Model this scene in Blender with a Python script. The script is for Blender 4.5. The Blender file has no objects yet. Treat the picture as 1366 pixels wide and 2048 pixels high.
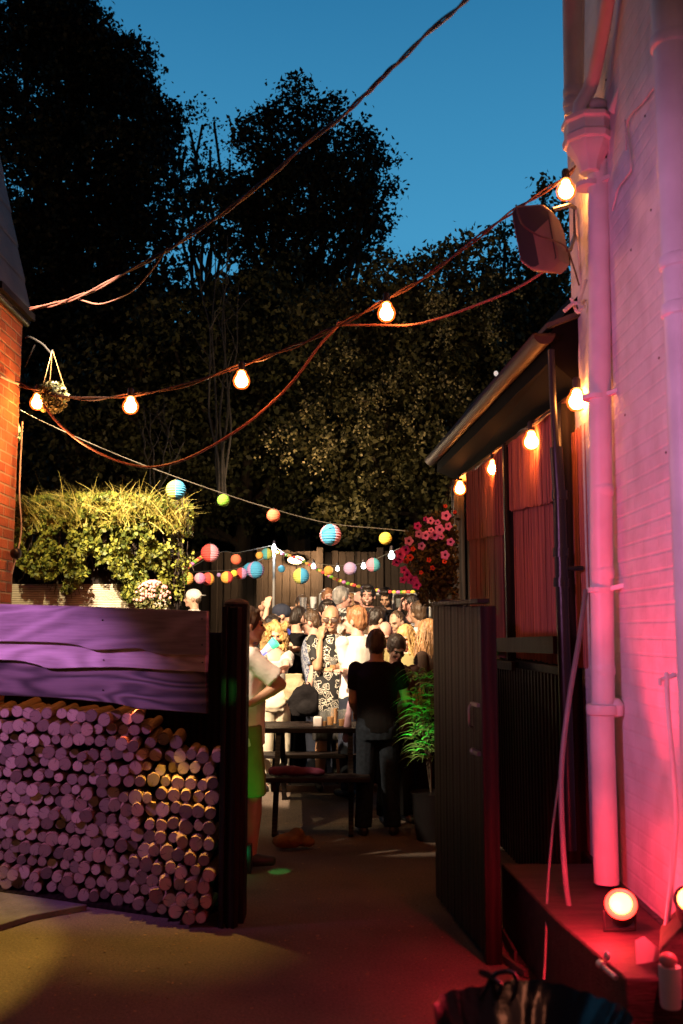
import bpy, bmesh, math, random
import numpy as np
from mathutils import Vector, Matrix, noise
random.seed(7); rng = np.random.default_rng(7)
R = math.radians
sc = bpy.context.scene
COL = sc.collection
# ------------------------------------------------------------------ camera
PITCH = math.atan(241/1991); F = 1991.0; CAMZ = 1.6
cam = bpy.data.cameras.new('camera'); camo = bpy.data.objects.new('camera', cam); COL.objects.link(camo)
camo.location = (0, 0, CAMZ); camo.rotation_euler = (R(90)+PITCH, 0, 0)
cam.sensor_fit = 'VERTICAL'; cam.sensor_height = 36; cam.lens = 35; cam.clip_end = 500; cam.clip_start = .05
cam.dof.use_dof = True; cam.dof.focus_distance = 9.6; cam.dof.aperture_fstop = 2.6
sc.camera = camo
cp, sp = math.cos(PITCH), math.sin(PITCH)
def ray(px, py):
    dx = (px-683)/F; dy = (1024-py)/F
    return Vector((dx, cp-dy*sp, sp+dy*cp))
def at(px, py, Y):
    d = ray(px, py); t = Y/d.y
    return Vector((d.x*t, Y, CAMZ+d.z*t))
def onx(px, py, X):
    d = ray(px, py); t = X/d.x
    return Vector((X, d.y*t, CAMZ+d.z*t))
def onplane(px, py, p, n):
    d = ray(px, py); c = Vector((0, 0, CAMZ)); t = (Vector(p)-c).dot(n)/d.dot(n)
    return c+d*t
def proj(v):
    v = Vector(v)-Vector((0, 0, CAMZ)); f = v.y*cp+v.z*sp; u = -v.y*sp+v.z*cp
    return (683+F*v.x/f, 1024-F*u/f)
# ------------------------------------------------------------------ world, exposure
w = bpy.data.worlds.new('World'); sc.world = w; w.use_nodes = True
nt = w.node_tree; nt.nodes.clear()
wo = nt.nodes.new('ShaderNodeOutputWorld'); bg = nt.nodes.new('ShaderNodeBackground')
tc = nt.nodes.new('ShaderNodeTexCoord'); sx = nt.nodes.new('ShaderNodeSeparateXYZ'); rp = nt.nodes.new('ShaderNodeValToRGB')
nt.links.new(tc.outputs['Generated'], sx.inputs[0]); nt.links.new(sx.outputs['Z'], rp.inputs[0])
dm = nt.nodes.new('ShaderNodeMapRange'); dm.inputs[1].default_value = -.2; dm.inputs[2].default_value = .75; dm.inputs[3].default_value = .05; dm.inputs[4].default_value = 1.18
nt.links.new(sx.outputs['Y'], dm.inputs[0]); nt.links.new(dm.outputs[0], bg.inputs[1]); nt.links.new(rp.outputs[0], bg.inputs[0]); nt.links.new(bg.outputs[0], wo.inputs[0])
rp.color_ramp.elements[0].position = 0.0; rp.color_ramp.elements[0].color = (.050, .230, .420, 1)
rp.color_ramp.elements[1].position = 1.0; rp.color_ramp.elements[1].color = (.005, .030, .085, 1)
for pos_, c_ in ((.38, (.048, .260, .470, 1)), (.58, (.020, .150, .315, 1)), (.72, (.004, .03, .08, 1))):
    e = rp.color_ramp.elements.new(pos_); e.color = c_
bg.inputs[1].default_value = 1.0
sc.view_settings.view_transform = 'Standard'; sc.view_settings.look = 'None'
sc.view_settings.exposure = 0.0; sc.view_settings.gamma = 1.0
sc.render.engine = 'CYCLES'
sc.cycles.use_denoising = True
sc.cycles.max_bounces = 6; sc.cycles.diffuse_bounces = 3; sc.cycles.glossy_bounces = 3
sc.cycles.transparent_max_bounces = 8; sc.cycles.transmission_bounces = 4
sc.cycles.sample_clamp_indirect = 4.0; sc.cycles.sample_clamp_direct = 0
sc.cycles.caustics_reflective = False; sc.cycles.caustics_refractive = False
# ------------------------------------------------------------------ lamps (stage lights of the party, out of frame or seen, and added fills)
def lamp(name, kind, loc, energy, color, target=None, angle=60, blend=.3, radius=.05):
    l = bpy.data.lights.new(name, kind); o = bpy.data.objects.new(name, l); COL.objects.link(o)
    o.location = loc; l.energy = energy; l.color = color; l.shadow_soft_size = radius
    if kind == 'SPOT':
        l.spot_size = R(angle); l.spot_blend = blend
        o.rotation_euler = (Vector(target)-Vector(loc)).to_track_quat('-Z', 'Y').to_euler()
    return o
WARM = (1, .75, .49)
lamp('flood_light', 'SPOT', (-2.15, 5.6, 4.8), 5600, WARM, (-.50, 10.2, 1.95), 43, .22, .06)
lamp('hedge_fill', 'SPOT', (-2.42, 7.22, 3.5), 290, (1, .78, .40), (-2.15, 9.0, 2.2), 95, .5, .05)  # added unseen fill lamp, brightens the hedge the main flood misses
lamp('guest_fill', 'SPOT', (-2.15, 5.9, 3.3), 760, (1, .78, .52), (-.60, 7.1, 1.52), 16, .25, .04)  # added narrow fill on the man at the left post, no fixture
lamp('purple_par', 'SPOT', (-2.85, 5.1, 2.1), 180, (.60, .22, .74), (-1.85, 6.2, 1.05), 62, .6, .06)
lamp('magenta_par', 'SPOT', (-1.6, 2.0, 2.4), 300, (.84, .30, .66), (1.45, 4.6, 2.3), 62, .8, .08)
lamp('yellow_par', 'SPOT', (-3.7, 4.9, 4.2), 1400, (1, .66, .10), (-3.5, 4.9, 0), 54, .16, .03)
lamp('amber_pin', 'SPOT', (-1.03, 5.99, 1.13), 44, (1, .58, .10), (-.99, 5.83, .55), 74, .6, .02)
lamp('amber_pin_left', 'SPOT', (-1.25, 6.08, 1.15), 9, (1, .18, .06), (-1.15, 5.9, .7), 90, .6, .02)
lamp('tree_fill', 'SPOT', (-2.4, 7.25, 3.7), 150, (1, .80, .50), (2.5, 17, 6.0), 75, .8, .1)  # added fill aimed at the trees, imitates spill from the flood
lamp('green_dots', 'SPOT', (-.52, 6.6, .5), 16, (.05, 1, .2), (-.42, 6.95, 0), 14, .3, .01)
lamp('red_par_light', 'POINT', (1.07, 4.20, .50), 13, (1, .03, .05), radius=.04)
lamp('red_par_spill', 'SPOT', (.98, 4.05, .85), 75, (1, .02, .04), (1.08, 4.45, .25), 118, .9, .04)
lamp('red_par_beam', 'SPOT', (1.10, 4.27, .62), 190, (1, .025, .06), (1.30, 4.95, 4.6), 66, .9, .05)
lamp('second_red_par', 'POINT', (1.20, 3.55, .75), 14, (1, .03, .06), radius=.03)
lamp('ground_fill', 'POINT', (.2, -1.5, 3.2), 75, (1, .30, .15), radius=.3)  # added warm fill behind the camera to lift the ground
lamp('back_wall_lamp', 'POINT', at(592, 1122, 15.22), 170, (1, .66, .35), radius=.08)
# ------------------------------------------------------------------ helpers
def link(o): COL.objects.link(o); return o
def tag(o, label=None, cat=None, group=None, kind=None):
    if label: o['label'] = label
    if cat: o['category'] = cat
    if group: o['group'] = group
    if kind: o['kind'] = kind
    return o
def empty(name, loc, rz=0, **k):
    o = bpy.data.objects.new(name, None); link(o); o.location = loc; o.rotation_euler = (0, 0, rz)
    o.empty_display_size = .1
    return tag(o, **k)
MATS = {}
def M(name, c=(.5, .5, .5), rough=.7, metal=0, var=.25, vs=6, bump=0, bs=40, st=(1, 1, 1), emis=None, es=0, spec=.4, c2=None, thr=None, coat=0):
    if name in MATS: return MATS[name]
    m = bpy.data.materials.new(name); m.use_nodes = True; n = m.node_tree.nodes; L = m.node_tree.links
    b = n['Principled BSDF']; b.inputs['Roughness'].default_value = rough; b.inputs['Metallic'].default_value = metal
    b.inputs['Specular IOR Level'].default_value = spec
    if coat: b.inputs['Coat Weight'].default_value = coat
    t = n.new('ShaderNodeTexCoord'); mp = n.new('ShaderNodeMapping'); mp.inputs['Scale'].default_value = st
    L.new(t.outputs['Object'], mp.inputs[0])
    nz = n.new('ShaderNodeTexNoise'); nz.inputs['Scale'].default_value = vs; nz.inputs['Detail'].default_value = 6
    L.new(mp.outputs[0], nz.inputs['Vector'])
    r = n.new('ShaderNodeValToRGB'); L.new(nz.outputs['Fac'], r.inputs[0])
    a = tuple(max(0, x*(1-var)) for x in c)+(1,); d = tuple(min(1, x*(1+var)) for x in (c2 or c))+(1,)
    lo, hi = thr or (.32, .68)
    r.color_ramp.elements[0].position = lo; r.color_ramp.elements[0].color = a
    r.color_ramp.elements[1].position = hi; r.color_ramp.elements[1].color = d
    L.new(r.outputs[0], b.inputs['Base Color'])
    if bump:
        nb = n.new('ShaderNodeTexNoise'); nb.inputs['Scale'].default_value = bs; nb.inputs['Detail'].default_value = 5
        L.new(mp.outputs[0], nb.inputs['Vector'])
        bp = n.new('ShaderNodeBump'); bp.inputs['Strength'].default_value = min(1, bump); bp.inputs['Distance'].default_value = .02*max(1, bump)
        L.new(nb.outputs['Fac'], bp.inputs['Height']); L.new(bp.outputs[0], b.inputs['Normal'])
    if emis:
        b.inputs['Emission Color'].default_value = tuple(emis)+(1,); b.inputs['Emission Strength'].default_value = es
    MATS[name] = m; return m
class MB:
    """collects closed primitives; build() links them as one mesh object"""
    def __init__(s): s.v = []; s.f = []; s.mi = []; s.cur = 0; s.n = 0
    def add(s, v, f):
        o = s.n; s.v += [tuple(x) for x in v]; s.f += [tuple(i+o for i in q) for q in f]; s.mi += [s.cur]*len(f); s.n = len(s.v); return s
    def box(s, lo, hi, M4=None):
        x0, y0, z0 = lo; x1, y1, z1 = hi
        v = [Vector(p) for p in ((x0,y0,z0),(x1,y0,z0),(x1,y1,z0),(x0,y1,z0),(x0,y0,z1),(x1,y0,z1),(x1,y1,z1),(x0,y1,z1))]
        if M4: v = [M4@p for p in v]
        return s.add(v, [(0,3,2,1),(4,5,6,7),(0,1,5,4),(1,2,6,5),(2,3,7,6),(3,0,4,7)])
    def beam(s, a, b, wd, h, up=(0,0,1)):
        a, b = Vector(a), Vector(b); d = (b-a).normalized(); u = Vector(up); r = d.cross(u).normalized(); u = r.cross(d)
        v = []
        for p in (a, b):
            for i, j in ((-1,-1),(1,-1),(1,1),(-1,1)): v.append(p+r*wd/2*i+u*h/2*j)
        return s.add(v, [(0,1,2,3),(7,6,5,4),(0,4,5,1),(1,5,6,2),(2,6,7,3),(3,7,4,0)])
    def cone(s, a, b, ra, rb, n=12, cap=True):
        a, b = Vector(a), Vector(b); d = (b-a).normalized(); u = d.orthogonal().normalized(); r = d.cross(u); v = []
        for p, q in ((a, ra), (b, rb)):
            for i in range(n):
                t = 2*math.pi*i/n; v.append(p+(u*math.cos(t)+r*math.sin(t))*q)
        f = [(i, (i+1)%n, n+(i+1)%n, n+i) for i in range(n)]
        if cap: f += [tuple(range(n))[::-1], tuple(range(n, 2*n))]
        return s.add(v, f)
    def tube(s, pts, r, n=6):
        pts = [Vector(p) for p in pts]; rr = r if isinstance(r, (list, tuple)) else [r]*len(pts); v = []; f = []; u = None
        for k, p in enumerate(pts):
            d = (pts[min(k+1, len(pts)-1)]-pts[max(k-1, 0)])
            if d.length < 1e-9: d = Vector((0,0,1))
            d.normalize()
            u = d.orthogonal().normalized() if u is None else (u-d*u.dot(d)).normalized()
            q = d.cross(u)
            for i in range(n):
                t = 2*math.pi*i/n; v.append(p+(u*math.cos(t)+q*math.sin(t))*rr[k])
        for k in range(len(pts)-1):
            for i in range(n): f.append((k*n+i, k*n+(i+1)%n, (k+1)*n+(i+1)%n, (k+1)*n+i))
        f += [tuple(range(n))[::-1], tuple(range((len(pts)-1)*n, len(pts)*n))]
        return s.add(v, f)
    def ell(s, c, r, rot=None, n=14, m=9):
        if not hasattr(r, '__len__'): r = (r, r, r)
        c = Vector(c); v = []; f = []
        for j in range(1, m):
            p = math.pi*j/m
            for i in range(n):
                t = 2*math.pi*i/n; q = Vector((r[0]*math.sin(p)*math.cos(t), r[1]*math.sin(p)*math.sin(t), r[2]*math.cos(p)))
                v.append(c+(rot@q if rot else q))
        top = Vector((0,0,r[2])); v += [c+(rot@top if rot else top), c-(rot@top if rot else top)]
        for j in range(m-2):
            for i in range(n): f.append((j*n+i, (j+1)*n+i, (j+1)*n+(i+1)%n, j*n+(i+1)%n))
        T = (m-1)*n
        for i in range(n): f.append((T, i, (i+1)%n)); f.append((T+1, (m-2)*n+(i+1)%n, (m-2)*n+i))
        return s.add(v, f)
    def cap(s, a, b, ra, rb, n=12):   # tapered capsule
        a, b = Vector(a), Vector(b); s.cone(a, b, ra, rb, n); s.ell(a, ra, None, n, 7); s.ell(b, rb, None, n, 7); return s
    def lathe(s, c, prof, n=16, rot=None):
        c = Vector(c); v = []; f = []
        for r, z in prof:
            for i in range(n):
                t = 2*math.pi*(i+.5)/n; q = Vector((r*math.cos(t), r*math.sin(t), z)); v.append(c+(rot@q if rot else q))
        for k in range(len(prof)-1):
            for i in range(n): f.append((k*n+i, k*n+(i+1)%n, (k+1)*n+(i+1)%n, (k+1)*n+i))
        f += [tuple(range(n))[::-1], tuple(range((len(prof)-1)*n, len(prof)*n))]
        return s.add(v, f)
    def prism(s, pts, off):           # polygon extruded by off
        off = Vector(off); n = len(pts); v = [Vector(p) for p in pts]+[Vector(p)+off for p in pts]
        f = [tuple(range(n)), tuple(range(n, 2*n))[::-1]]+[(i, n+i, n+(i+1)%n, (i+1)%n) for i in range(n)]
        return s.add(v, f)
    def mesh(s, name):
        me = bpy.data.meshes.new(name); me.from_pydata(s.v, [], s.f); me.update(); return me
    def build(s, name, mats, parent=None, smooth=True, bevel=0):
        me = s.mesh(name)
        for m in (mats if isinstance(mats, (list, tuple)) else [mats]): me.materials.append(m)
        me.polygons.foreach_set('material_index', s.mi)
        bm = bmesh.new(); bm.from_mesh(me); bmesh.ops.recalc_face_normals(bm, faces=bm.faces[:]); bm.to_mesh(me); bm.free()
        o = bpy.data.objects.new(name, me); link(o); o.parent = parent
        if smooth:
            me.shade_smooth()
            try: me.set_sharp_from_angle(angle=R(38))
            except Exception: pass
        if bevel:
            b = o.modifiers.new('bevel', 'BEVEL'); b.width = bevel; b.segments = 2; b.limit_method = 'ANGLE'
        return o
def cat_curve(pts, n=8):
    pts = [Vector(p) for p in pts]; P = [pts[0]*2-pts[1]]+pts+[pts[-1]*2-pts[-2]]; out = []
    for i in range(1, len(P)-2):
        a, b, c, d = P[i-1:i+3]
        for k in range(n):
            t = k/n; out.append(.5*((2*b)+(c-a)*t+(2*a-5*b+4*c-d)*t*t+(3*b-a-3*c+d)*t**3))
    out.append(pts[-1]); return out
def remesh(mb, name, mat, parent, voxel, smooth=3, disp=None, dec=0):
    me = mb.mesh('tmp'); o = bpy.data.objects.new('tmp', me); link(o)
    r = o.modifiers.new('r', 'REMESH'); r.mode = 'VOXEL'; r.voxel_size = voxel; r.use_smooth_shade = True
    if smooth: s = o.modifiers.new('s', 'SMOOTH'); s.iterations = smooth; s.factor = .5
    bpy.context.view_layer.update()
    dg = bpy.context.evaluated_depsgraph_get()
    m2 = bpy.data.meshes.new_from_object(o.evaluated_get(dg)); m2.name = name
    bpy.data.objects.remove(o); bpy.data.meshes.remove(me)
    if disp:
        amp, freq, st = disp; nv = len(m2.vertices); co = np.empty(nv*3); m2.vertices.foreach_get('co', co); co = co.reshape(-1, 3)
        no = np.empty(nv*3); m2.vertices.foreach_get('normal', no); no = no.reshape(-1, 3)
        ph = rng.uniform(0, 6, 12); q = co*np.array(st)*freq
        wv = (np.sin(q[:,0]*1.7+ph[0]+1.3*np.sin(q[:,2]*1.1+ph[1]))+np.sin(q[:,1]*1.5+ph[2]+1.5*np.sin(q[:,0]*.9+ph[3]))
              +np.sin(q[:,2]*1.9+ph[4]+1.2*np.sin(q[:,1]*1.3+ph[5]))+.6*np.sin(q[:,0]*3.3+q[:,2]*2.7+ph[6])+.6*np.sin(q[:,1]*3.7-q[:,2]*2.1+ph[7]))/3
        co += no*(wv*amp)[:,None]; m2.vertices.foreach_set('co', co.ravel()); m2.update()
    m2.materials.clear(); m2.materials.append(mat); m2.shade_smooth()
    o = bpy.data.objects.new(name, m2); link(o); o.parent = parent; return o
def np_mesh(name, V, Fq, mats, parent=None, mi=None, smooth=False):
    me = bpy.data.meshes.new(name); nv, nf, k = len(V), len(Fq), Fq.shape[1]
    me.vertices.add(nv); me.vertices.foreach_set('co', V.astype(np.float32).ravel())
    me.loops.add(nf*k); me.loops.foreach_set('vertex_index', Fq.astype(np.int32).ravel())
    me.polygons.add(nf); me.polygons.foreach_set('loop_start', np.arange(0, nf*k, k, dtype=np.int32))
    for m in (mats if isinstance(mats, (list, tuple)) else [mats]): me.materials.append(m)
    if mi is not None: me.polygons.foreach_set('material_index', mi.astype(np.int32))
    me.update(calc_edges=True); me.validate()
    if smooth: me.shade_smooth()
    o = bpy.data.objects.new(name, me); link(o); o.parent = parent; return o
def leaf_quads(C, size, droop=0.0, aspect=.62, up=None):
    """one folded diamond leaf (two triangles pairs) at each centre"""
    n = len(C); d = rng.normal(size=(n, 3)); d[:, 2] -= droop; d /= np.linalg.norm(d, axis=1)[:, None]
    e = rng.normal(size=(n, 3)); s = np.cross(d, e); s /= np.linalg.norm(s, axis=1)[:, None]; nn = np.cross(d, s)
    L = (size*rng.uniform(.6, 1.25, n))[:, None]; W = L*aspect/2
    V = np.stack([C-d*L*.5, C+s*W+nn*W*.35, C+d*L*.5, C-s*W+nn*W*.35], 1).reshape(-1, 3)
    Fq = np.arange(4*n).reshape(-1, 4); return V, Fq
# ------------------------------------------------------------------ materials
def wood(name, c, c2, rough=.75, sc_=(1, 1, 1), dist=6, wscale=6, axis='Z', bump=.4, wmix=.55):
    m = bpy.data.materials.new(name); m.use_nodes = True; n = m.node_tree.nodes; L = m.node_tree.links; b = n['Principled BSDF']
    b.inputs['Roughness'].default_value = rough; b.inputs['Specular IOR Level'].default_value = .12 if c[0] < .03 else .35
    t = n.new('ShaderNodeTexCoord'); mp = n.new('ShaderNodeMapping'); mp.inputs['Scale'].default_value = sc_; L.new(t.outputs['Object'], mp.inputs[0])
    wv = n.new('ShaderNodeTexWave'); wv.wave_type = 'BANDS'; wv.bands_direction = axis; wv.inputs['Scale'].default_value = wscale
    wv.inputs['Distortion'].default_value = dist; wv.inputs['Detail'].default_value = 4; wv.inputs['Detail Scale'].default_value = .7
    L.new(mp.outputs[0], wv.inputs['Vector'])
    nz = n.new('ShaderNodeTexNoise'); nz.inputs['Scale'].default_value = 18; nz.inputs['Detail'].default_value = 8; L.new(mp.outputs[0], nz.inputs['Vector'])
    mx = n.new('ShaderNodeMix'); mx.data_type = 'FLOAT'; mx.inputs[0].default_value = wmix; L.new(wv.outputs['Fac'], mx.inputs[2]); L.new(nz.outputs['Fac'], mx.inputs[3])
    r = n.new('ShaderNodeValToRGB'); L.new(mx.outputs[0], r.inputs[0]); r.color_ramp.elements[0].color = tuple(c)+(1,); r.color_ramp.elements[1].color = tuple(c2)+(1,)
    r.color_ramp.elements[0].position = .25; r.color_ramp.elements[1].position = .8
    L.new(r.outputs[0], b.inputs['Base Color'])
    bp = n.new('ShaderNodeBump'); bp.inputs['Strength'].default_value = bump; bp.inputs['Distance'].default_value = .01
    L.new(mx.outputs[0], bp.inputs['Height']); L.new(bp.outputs[0], b.inputs['Normal']); return m
def brickmat(name, c1, c2, mortar, plane='YZ', bw=.225, bh=.075, ms=.01, rough=.85, bump=.6, nstr=.4, dirt=0):
    m = bpy.data.materials.new(name); m.use_nodes = True; n = m.node_tree.nodes; L = m.node_tree.links; b = n['Principled BSDF']; b.inputs['Roughness'].default_value = rough
    t = n.new('ShaderNodeTexCoord'); s = n.new('ShaderNodeSeparateXYZ'); c = n.new('ShaderNodeCombineXYZ'); L.new(t.outputs['Object'], s.inputs[0])
    L.new(s.outputs[plane[0]], c.inputs[0]); L.new(s.outputs[plane[1]], c.inputs[1])
    br = n.new('ShaderNodeTexBrick'); L.new(c.outputs[0], br.inputs['Vector']); br.inputs['Scale'].default_value = 1
    br.inputs['Brick Width'].default_value = bw; br.inputs['Row Height'].default_value = bh; br.inputs['Mortar Size'].default_value = ms; br.inputs['Mortar Smooth'].default_value = .6
    br.inputs['Color1'].default_value = tuple(c1)+(1,); br.inputs['Color2'].default_value = tuple(c2)+(1,); br.inputs['Mortar'].default_value = tuple(mortar)+(1,)
    nz = n.new('ShaderNodeTexNoise'); nz.inputs['Scale'].default_value = 7; nz.inputs['Detail'].default_value = 9; L.new(t.outputs['Object'], nz.inputs['Vector'])
    rr = n.new('ShaderNodeValToRGB'); L.new(nz.outputs['Fac'], rr.inputs[0]); rr.color_ramp.elements[0].position = .3; rr.color_ramp.elements[0].color = (.62, .6, .58, 1); rr.color_ramp.elements[1].position = .6; rr.color_ramp.elements[1].color = (1, 1, 1, 1)
    mx = n.new('ShaderNodeMix'); mx.data_type = 'RGBA'; mx.blend_type = 'MULTIPLY'; mx.inputs[0].default_value = nstr; L.new(br.outputs['Color'], mx.inputs[6]); L.new(rr.outputs[0], mx.inputs[7])
    L.new(mx.outputs[2], b.inputs['Base Color'])
    nb = n.new('ShaderNodeTexNoise'); nb.inputs['Scale'].default_value = 22; nb.inputs['Detail'].default_value = 7; L.new(t.outputs['Object'], nb.inputs['Vector'])
    ad = n.new('ShaderNodeMath'); ad.operation = 'MULTIPLY_ADD'; ad.inputs[1].default_value = -1.0; L.new(br.outputs['Fac'], ad.inputs[0]); L.new(nb.outputs['Fac'], ad.inputs[2])
    bp = n.new('ShaderNodeBump'); bp.inputs['Strength'].default_value = bump; bp.inputs['Distance'].default_value = .012
    L.new(ad.outputs[0], bp.inputs['Height']); L.new(bp.outputs[0], b.inputs['Normal']); return m
def leafmat(name, c, c2, rough=.55, vs=1.2, hs=.12):
    m = bpy.data.materials.new(name); m.use_nodes = True; n = m.node_tree.nodes; L = m.node_tree.links; b = n['Principled BSDF']
    b.inputs['Roughness'].default_value = rough; b.inputs['Specular IOR Level'].default_value = .3
    g = n.new('ShaderNodeNewGeometry'); t = n.new('ShaderNodeTexCoord'); nz = n.new('ShaderNodeTexNoise'); nz.inputs['Scale'].default_value = vs; L.new(t.outputs['Object'], nz.inputs['Vector'])
    ad = n.new('ShaderNodeMath'); ad.operation = 'ADD'; L.new(g.outputs['Random Per Island'], ad.inputs[0]); L.new(nz.outputs['Fac'], ad.inputs[1])
    r = n.new('ShaderNodeValToRGB'); r.color_ramp.elements[0].position = .35; r.color_ramp.elements[1].position = .75
    ml = n.new('ShaderNodeMath'); ml.operation = 'MULTIPLY'; ml.inputs[1].default_value = .5; L.new(ad.outputs[0], ml.inputs[0]); L.new(ml.outputs[0], r.inputs[0])
    r.color_ramp.elements[0].color = tuple(c)+(1,); r.color_ramp.elements[1].color = tuple(c2)+(1,); L.new(r.outputs[0], b.inputs['Base Color'])
    return m
BLACKWOOD = wood('black_stained_wood', (.005, .0035, .003), (.016, .010, .008), .6, (1, 1, .35), 5, 7, 'X')
GATEWOOD = wood('brown_gate_wood', (.007, .004, .003), (.034, .020, .013), .5, (6, 6, .3), 3, 5, 'X')
FENCEWOOD = wood('weathered_fence_wood', (.016, .011, .008), (.048, .034, .025), .8, (5, 5, .4), 4, 4, 'X')
def boardmat(name, c, c2, rings=26, mixf=.5):
    m = bpy.data.materials.new(name); m.use_nodes = True; n = m.node_tree.nodes; L = m.node_tree.links; b = n['Principled BSDF']; b.inputs['Roughness'].default_value = .6
    t = n.new('ShaderNodeTexCoord'); oi = n.new('ShaderNodeObjectInfo'); sc1 = n.new('ShaderNodeVectorMath'); sc1.operation = 'SCALE'; sc1.inputs[0].default_value = (13, 7, 11); L.new(oi.outputs['Random'], sc1.inputs['Scale'])
    ad = n.new('ShaderNodeVectorMath'); L.new(t.outputs['Object'], ad.inputs[0]); L.new(sc1.outputs[0], ad.inputs[1])
    m1 = n.new('ShaderNodeMapping'); m1.inputs['Scale'].default_value = (.75, .4, 3.6); L.new(ad.outputs[0], m1.inputs[0])
    n1 = n.new('ShaderNodeTexNoise'); n1.inputs['Scale'].default_value = 1.5; n1.inputs['Detail'].default_value = 1.2; n1.inputs['Distortion'].default_value = .5; L.new(m1.outputs[0], n1.inputs['Vector'])
    mu = n.new('ShaderNodeMath'); mu.operation = 'MULTIPLY'; mu.inputs[1].default_value = rings*2.6; L.new(n1.outputs['Fac'], mu.inputs[0]); si = n.new('ShaderNodeMath'); si.operation = 'SINE'; L.new(mu.outputs[0], si.inputs[0])
    mr = n.new('ShaderNodeMapRange'); mr.inputs[1].default_value = -1; mr.inputs[2].default_value = 1; L.new(si.outputs[0], mr.inputs[0])
    m2 = n.new('ShaderNodeMapping'); m2.inputs['Scale'].default_value = (2.5, 3, 45); L.new(ad.outputs[0], m2.inputs[0]); n2 = n.new('ShaderNodeTexNoise'); n2.inputs['Scale'].default_value = 2; n2.inputs['Detail'].default_value = 7; L.new(m2.outputs[0], n2.inputs['Vector'])
    n3 = n.new('ShaderNodeTexNoise'); n3.inputs['Scale'].default_value = 2.3; n3.inputs['Detail'].default_value = 4; L.new(ad.outputs[0], n3.inputs['Vector'])
    mx = n.new('ShaderNodeMix'); mx.data_type = 'FLOAT'; mx.inputs[0].default_value = mixf; L.new(mr.outputs[0], mx.inputs[2]); L.new(n2.outputs['Fac'], mx.inputs[3])
    my = n.new('ShaderNodeMix'); my.data_type = 'FLOAT'; my.inputs[0].default_value = .45; L.new(mx.outputs[0], my.inputs[2]); L.new(n3.outputs['Fac'], my.inputs[3])
    r = n.new('ShaderNodeValToRGB'); L.new(my.outputs[0], r.inputs[0]); r.color_ramp.elements[0].position = .28; r.color_ramp.elements[0].color = tuple(c)+(1,); r.color_ramp.elements[1].position = .72; r.color_ramp.elements[1].color = tuple(c2)+(1,)
    L.new(r.outputs[0], b.inputs['Base Color']); bp = n.new('ShaderNodeBump'); bp.inputs['Strength'].default_value = .35; bp.inputs['Distance'].default_value = .006; L.new(mx.outputs[0], bp.inputs['Height']); L.new(bp.outputs[0], b.inputs['Normal']); return m
BOARDWOOD = boardmat('grained_board_wood', (.14, .11, .10), (.42, .35, .33), 16, .62)
BOARDPALE = boardmat('pale_board_wood', (.26, .21, .19), (.62, .53, .50), 20, .6)
BOARDDARK = boardmat('dark_grained_board_wood', (.022, .017, .016), (.17, .135, .125), 24, .3)
SLEEPER = wood('pale_sleeper_wood', (.26, .22, .17), (.55, .49, .40), .85, (1, 1, 8), 5, 2, 'Z', .5)
REED = M('reed_screen', (.36, .11, .075), .65, var=.45, vs=3, st=(30, 30, .35), bump=.3, bs=30)
BLACKPL = M('black_plastic', (.012, .011, .012), .32, var=.2, bump=.15, bs=12)
BLACKMETAL = M('black_metal', (.015, .014, .014), .35, var=.2)
CABLE = M('cable_rubber', (.055, .022, .016), .5, var=.2)
WCABLE = M('white_cable', (.55, .52, .5), .5, var=.15)
WHITEPIPE = M('painted_white_pipe', (.66, .64, .63), .42, var=.10, vs=5, bump=.12, bs=25)
BARK = M('bark', (.06, .045, .032), .9, var=.5, vs=9, bump=1, bs=25, st=(1, 1, .3))
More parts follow.
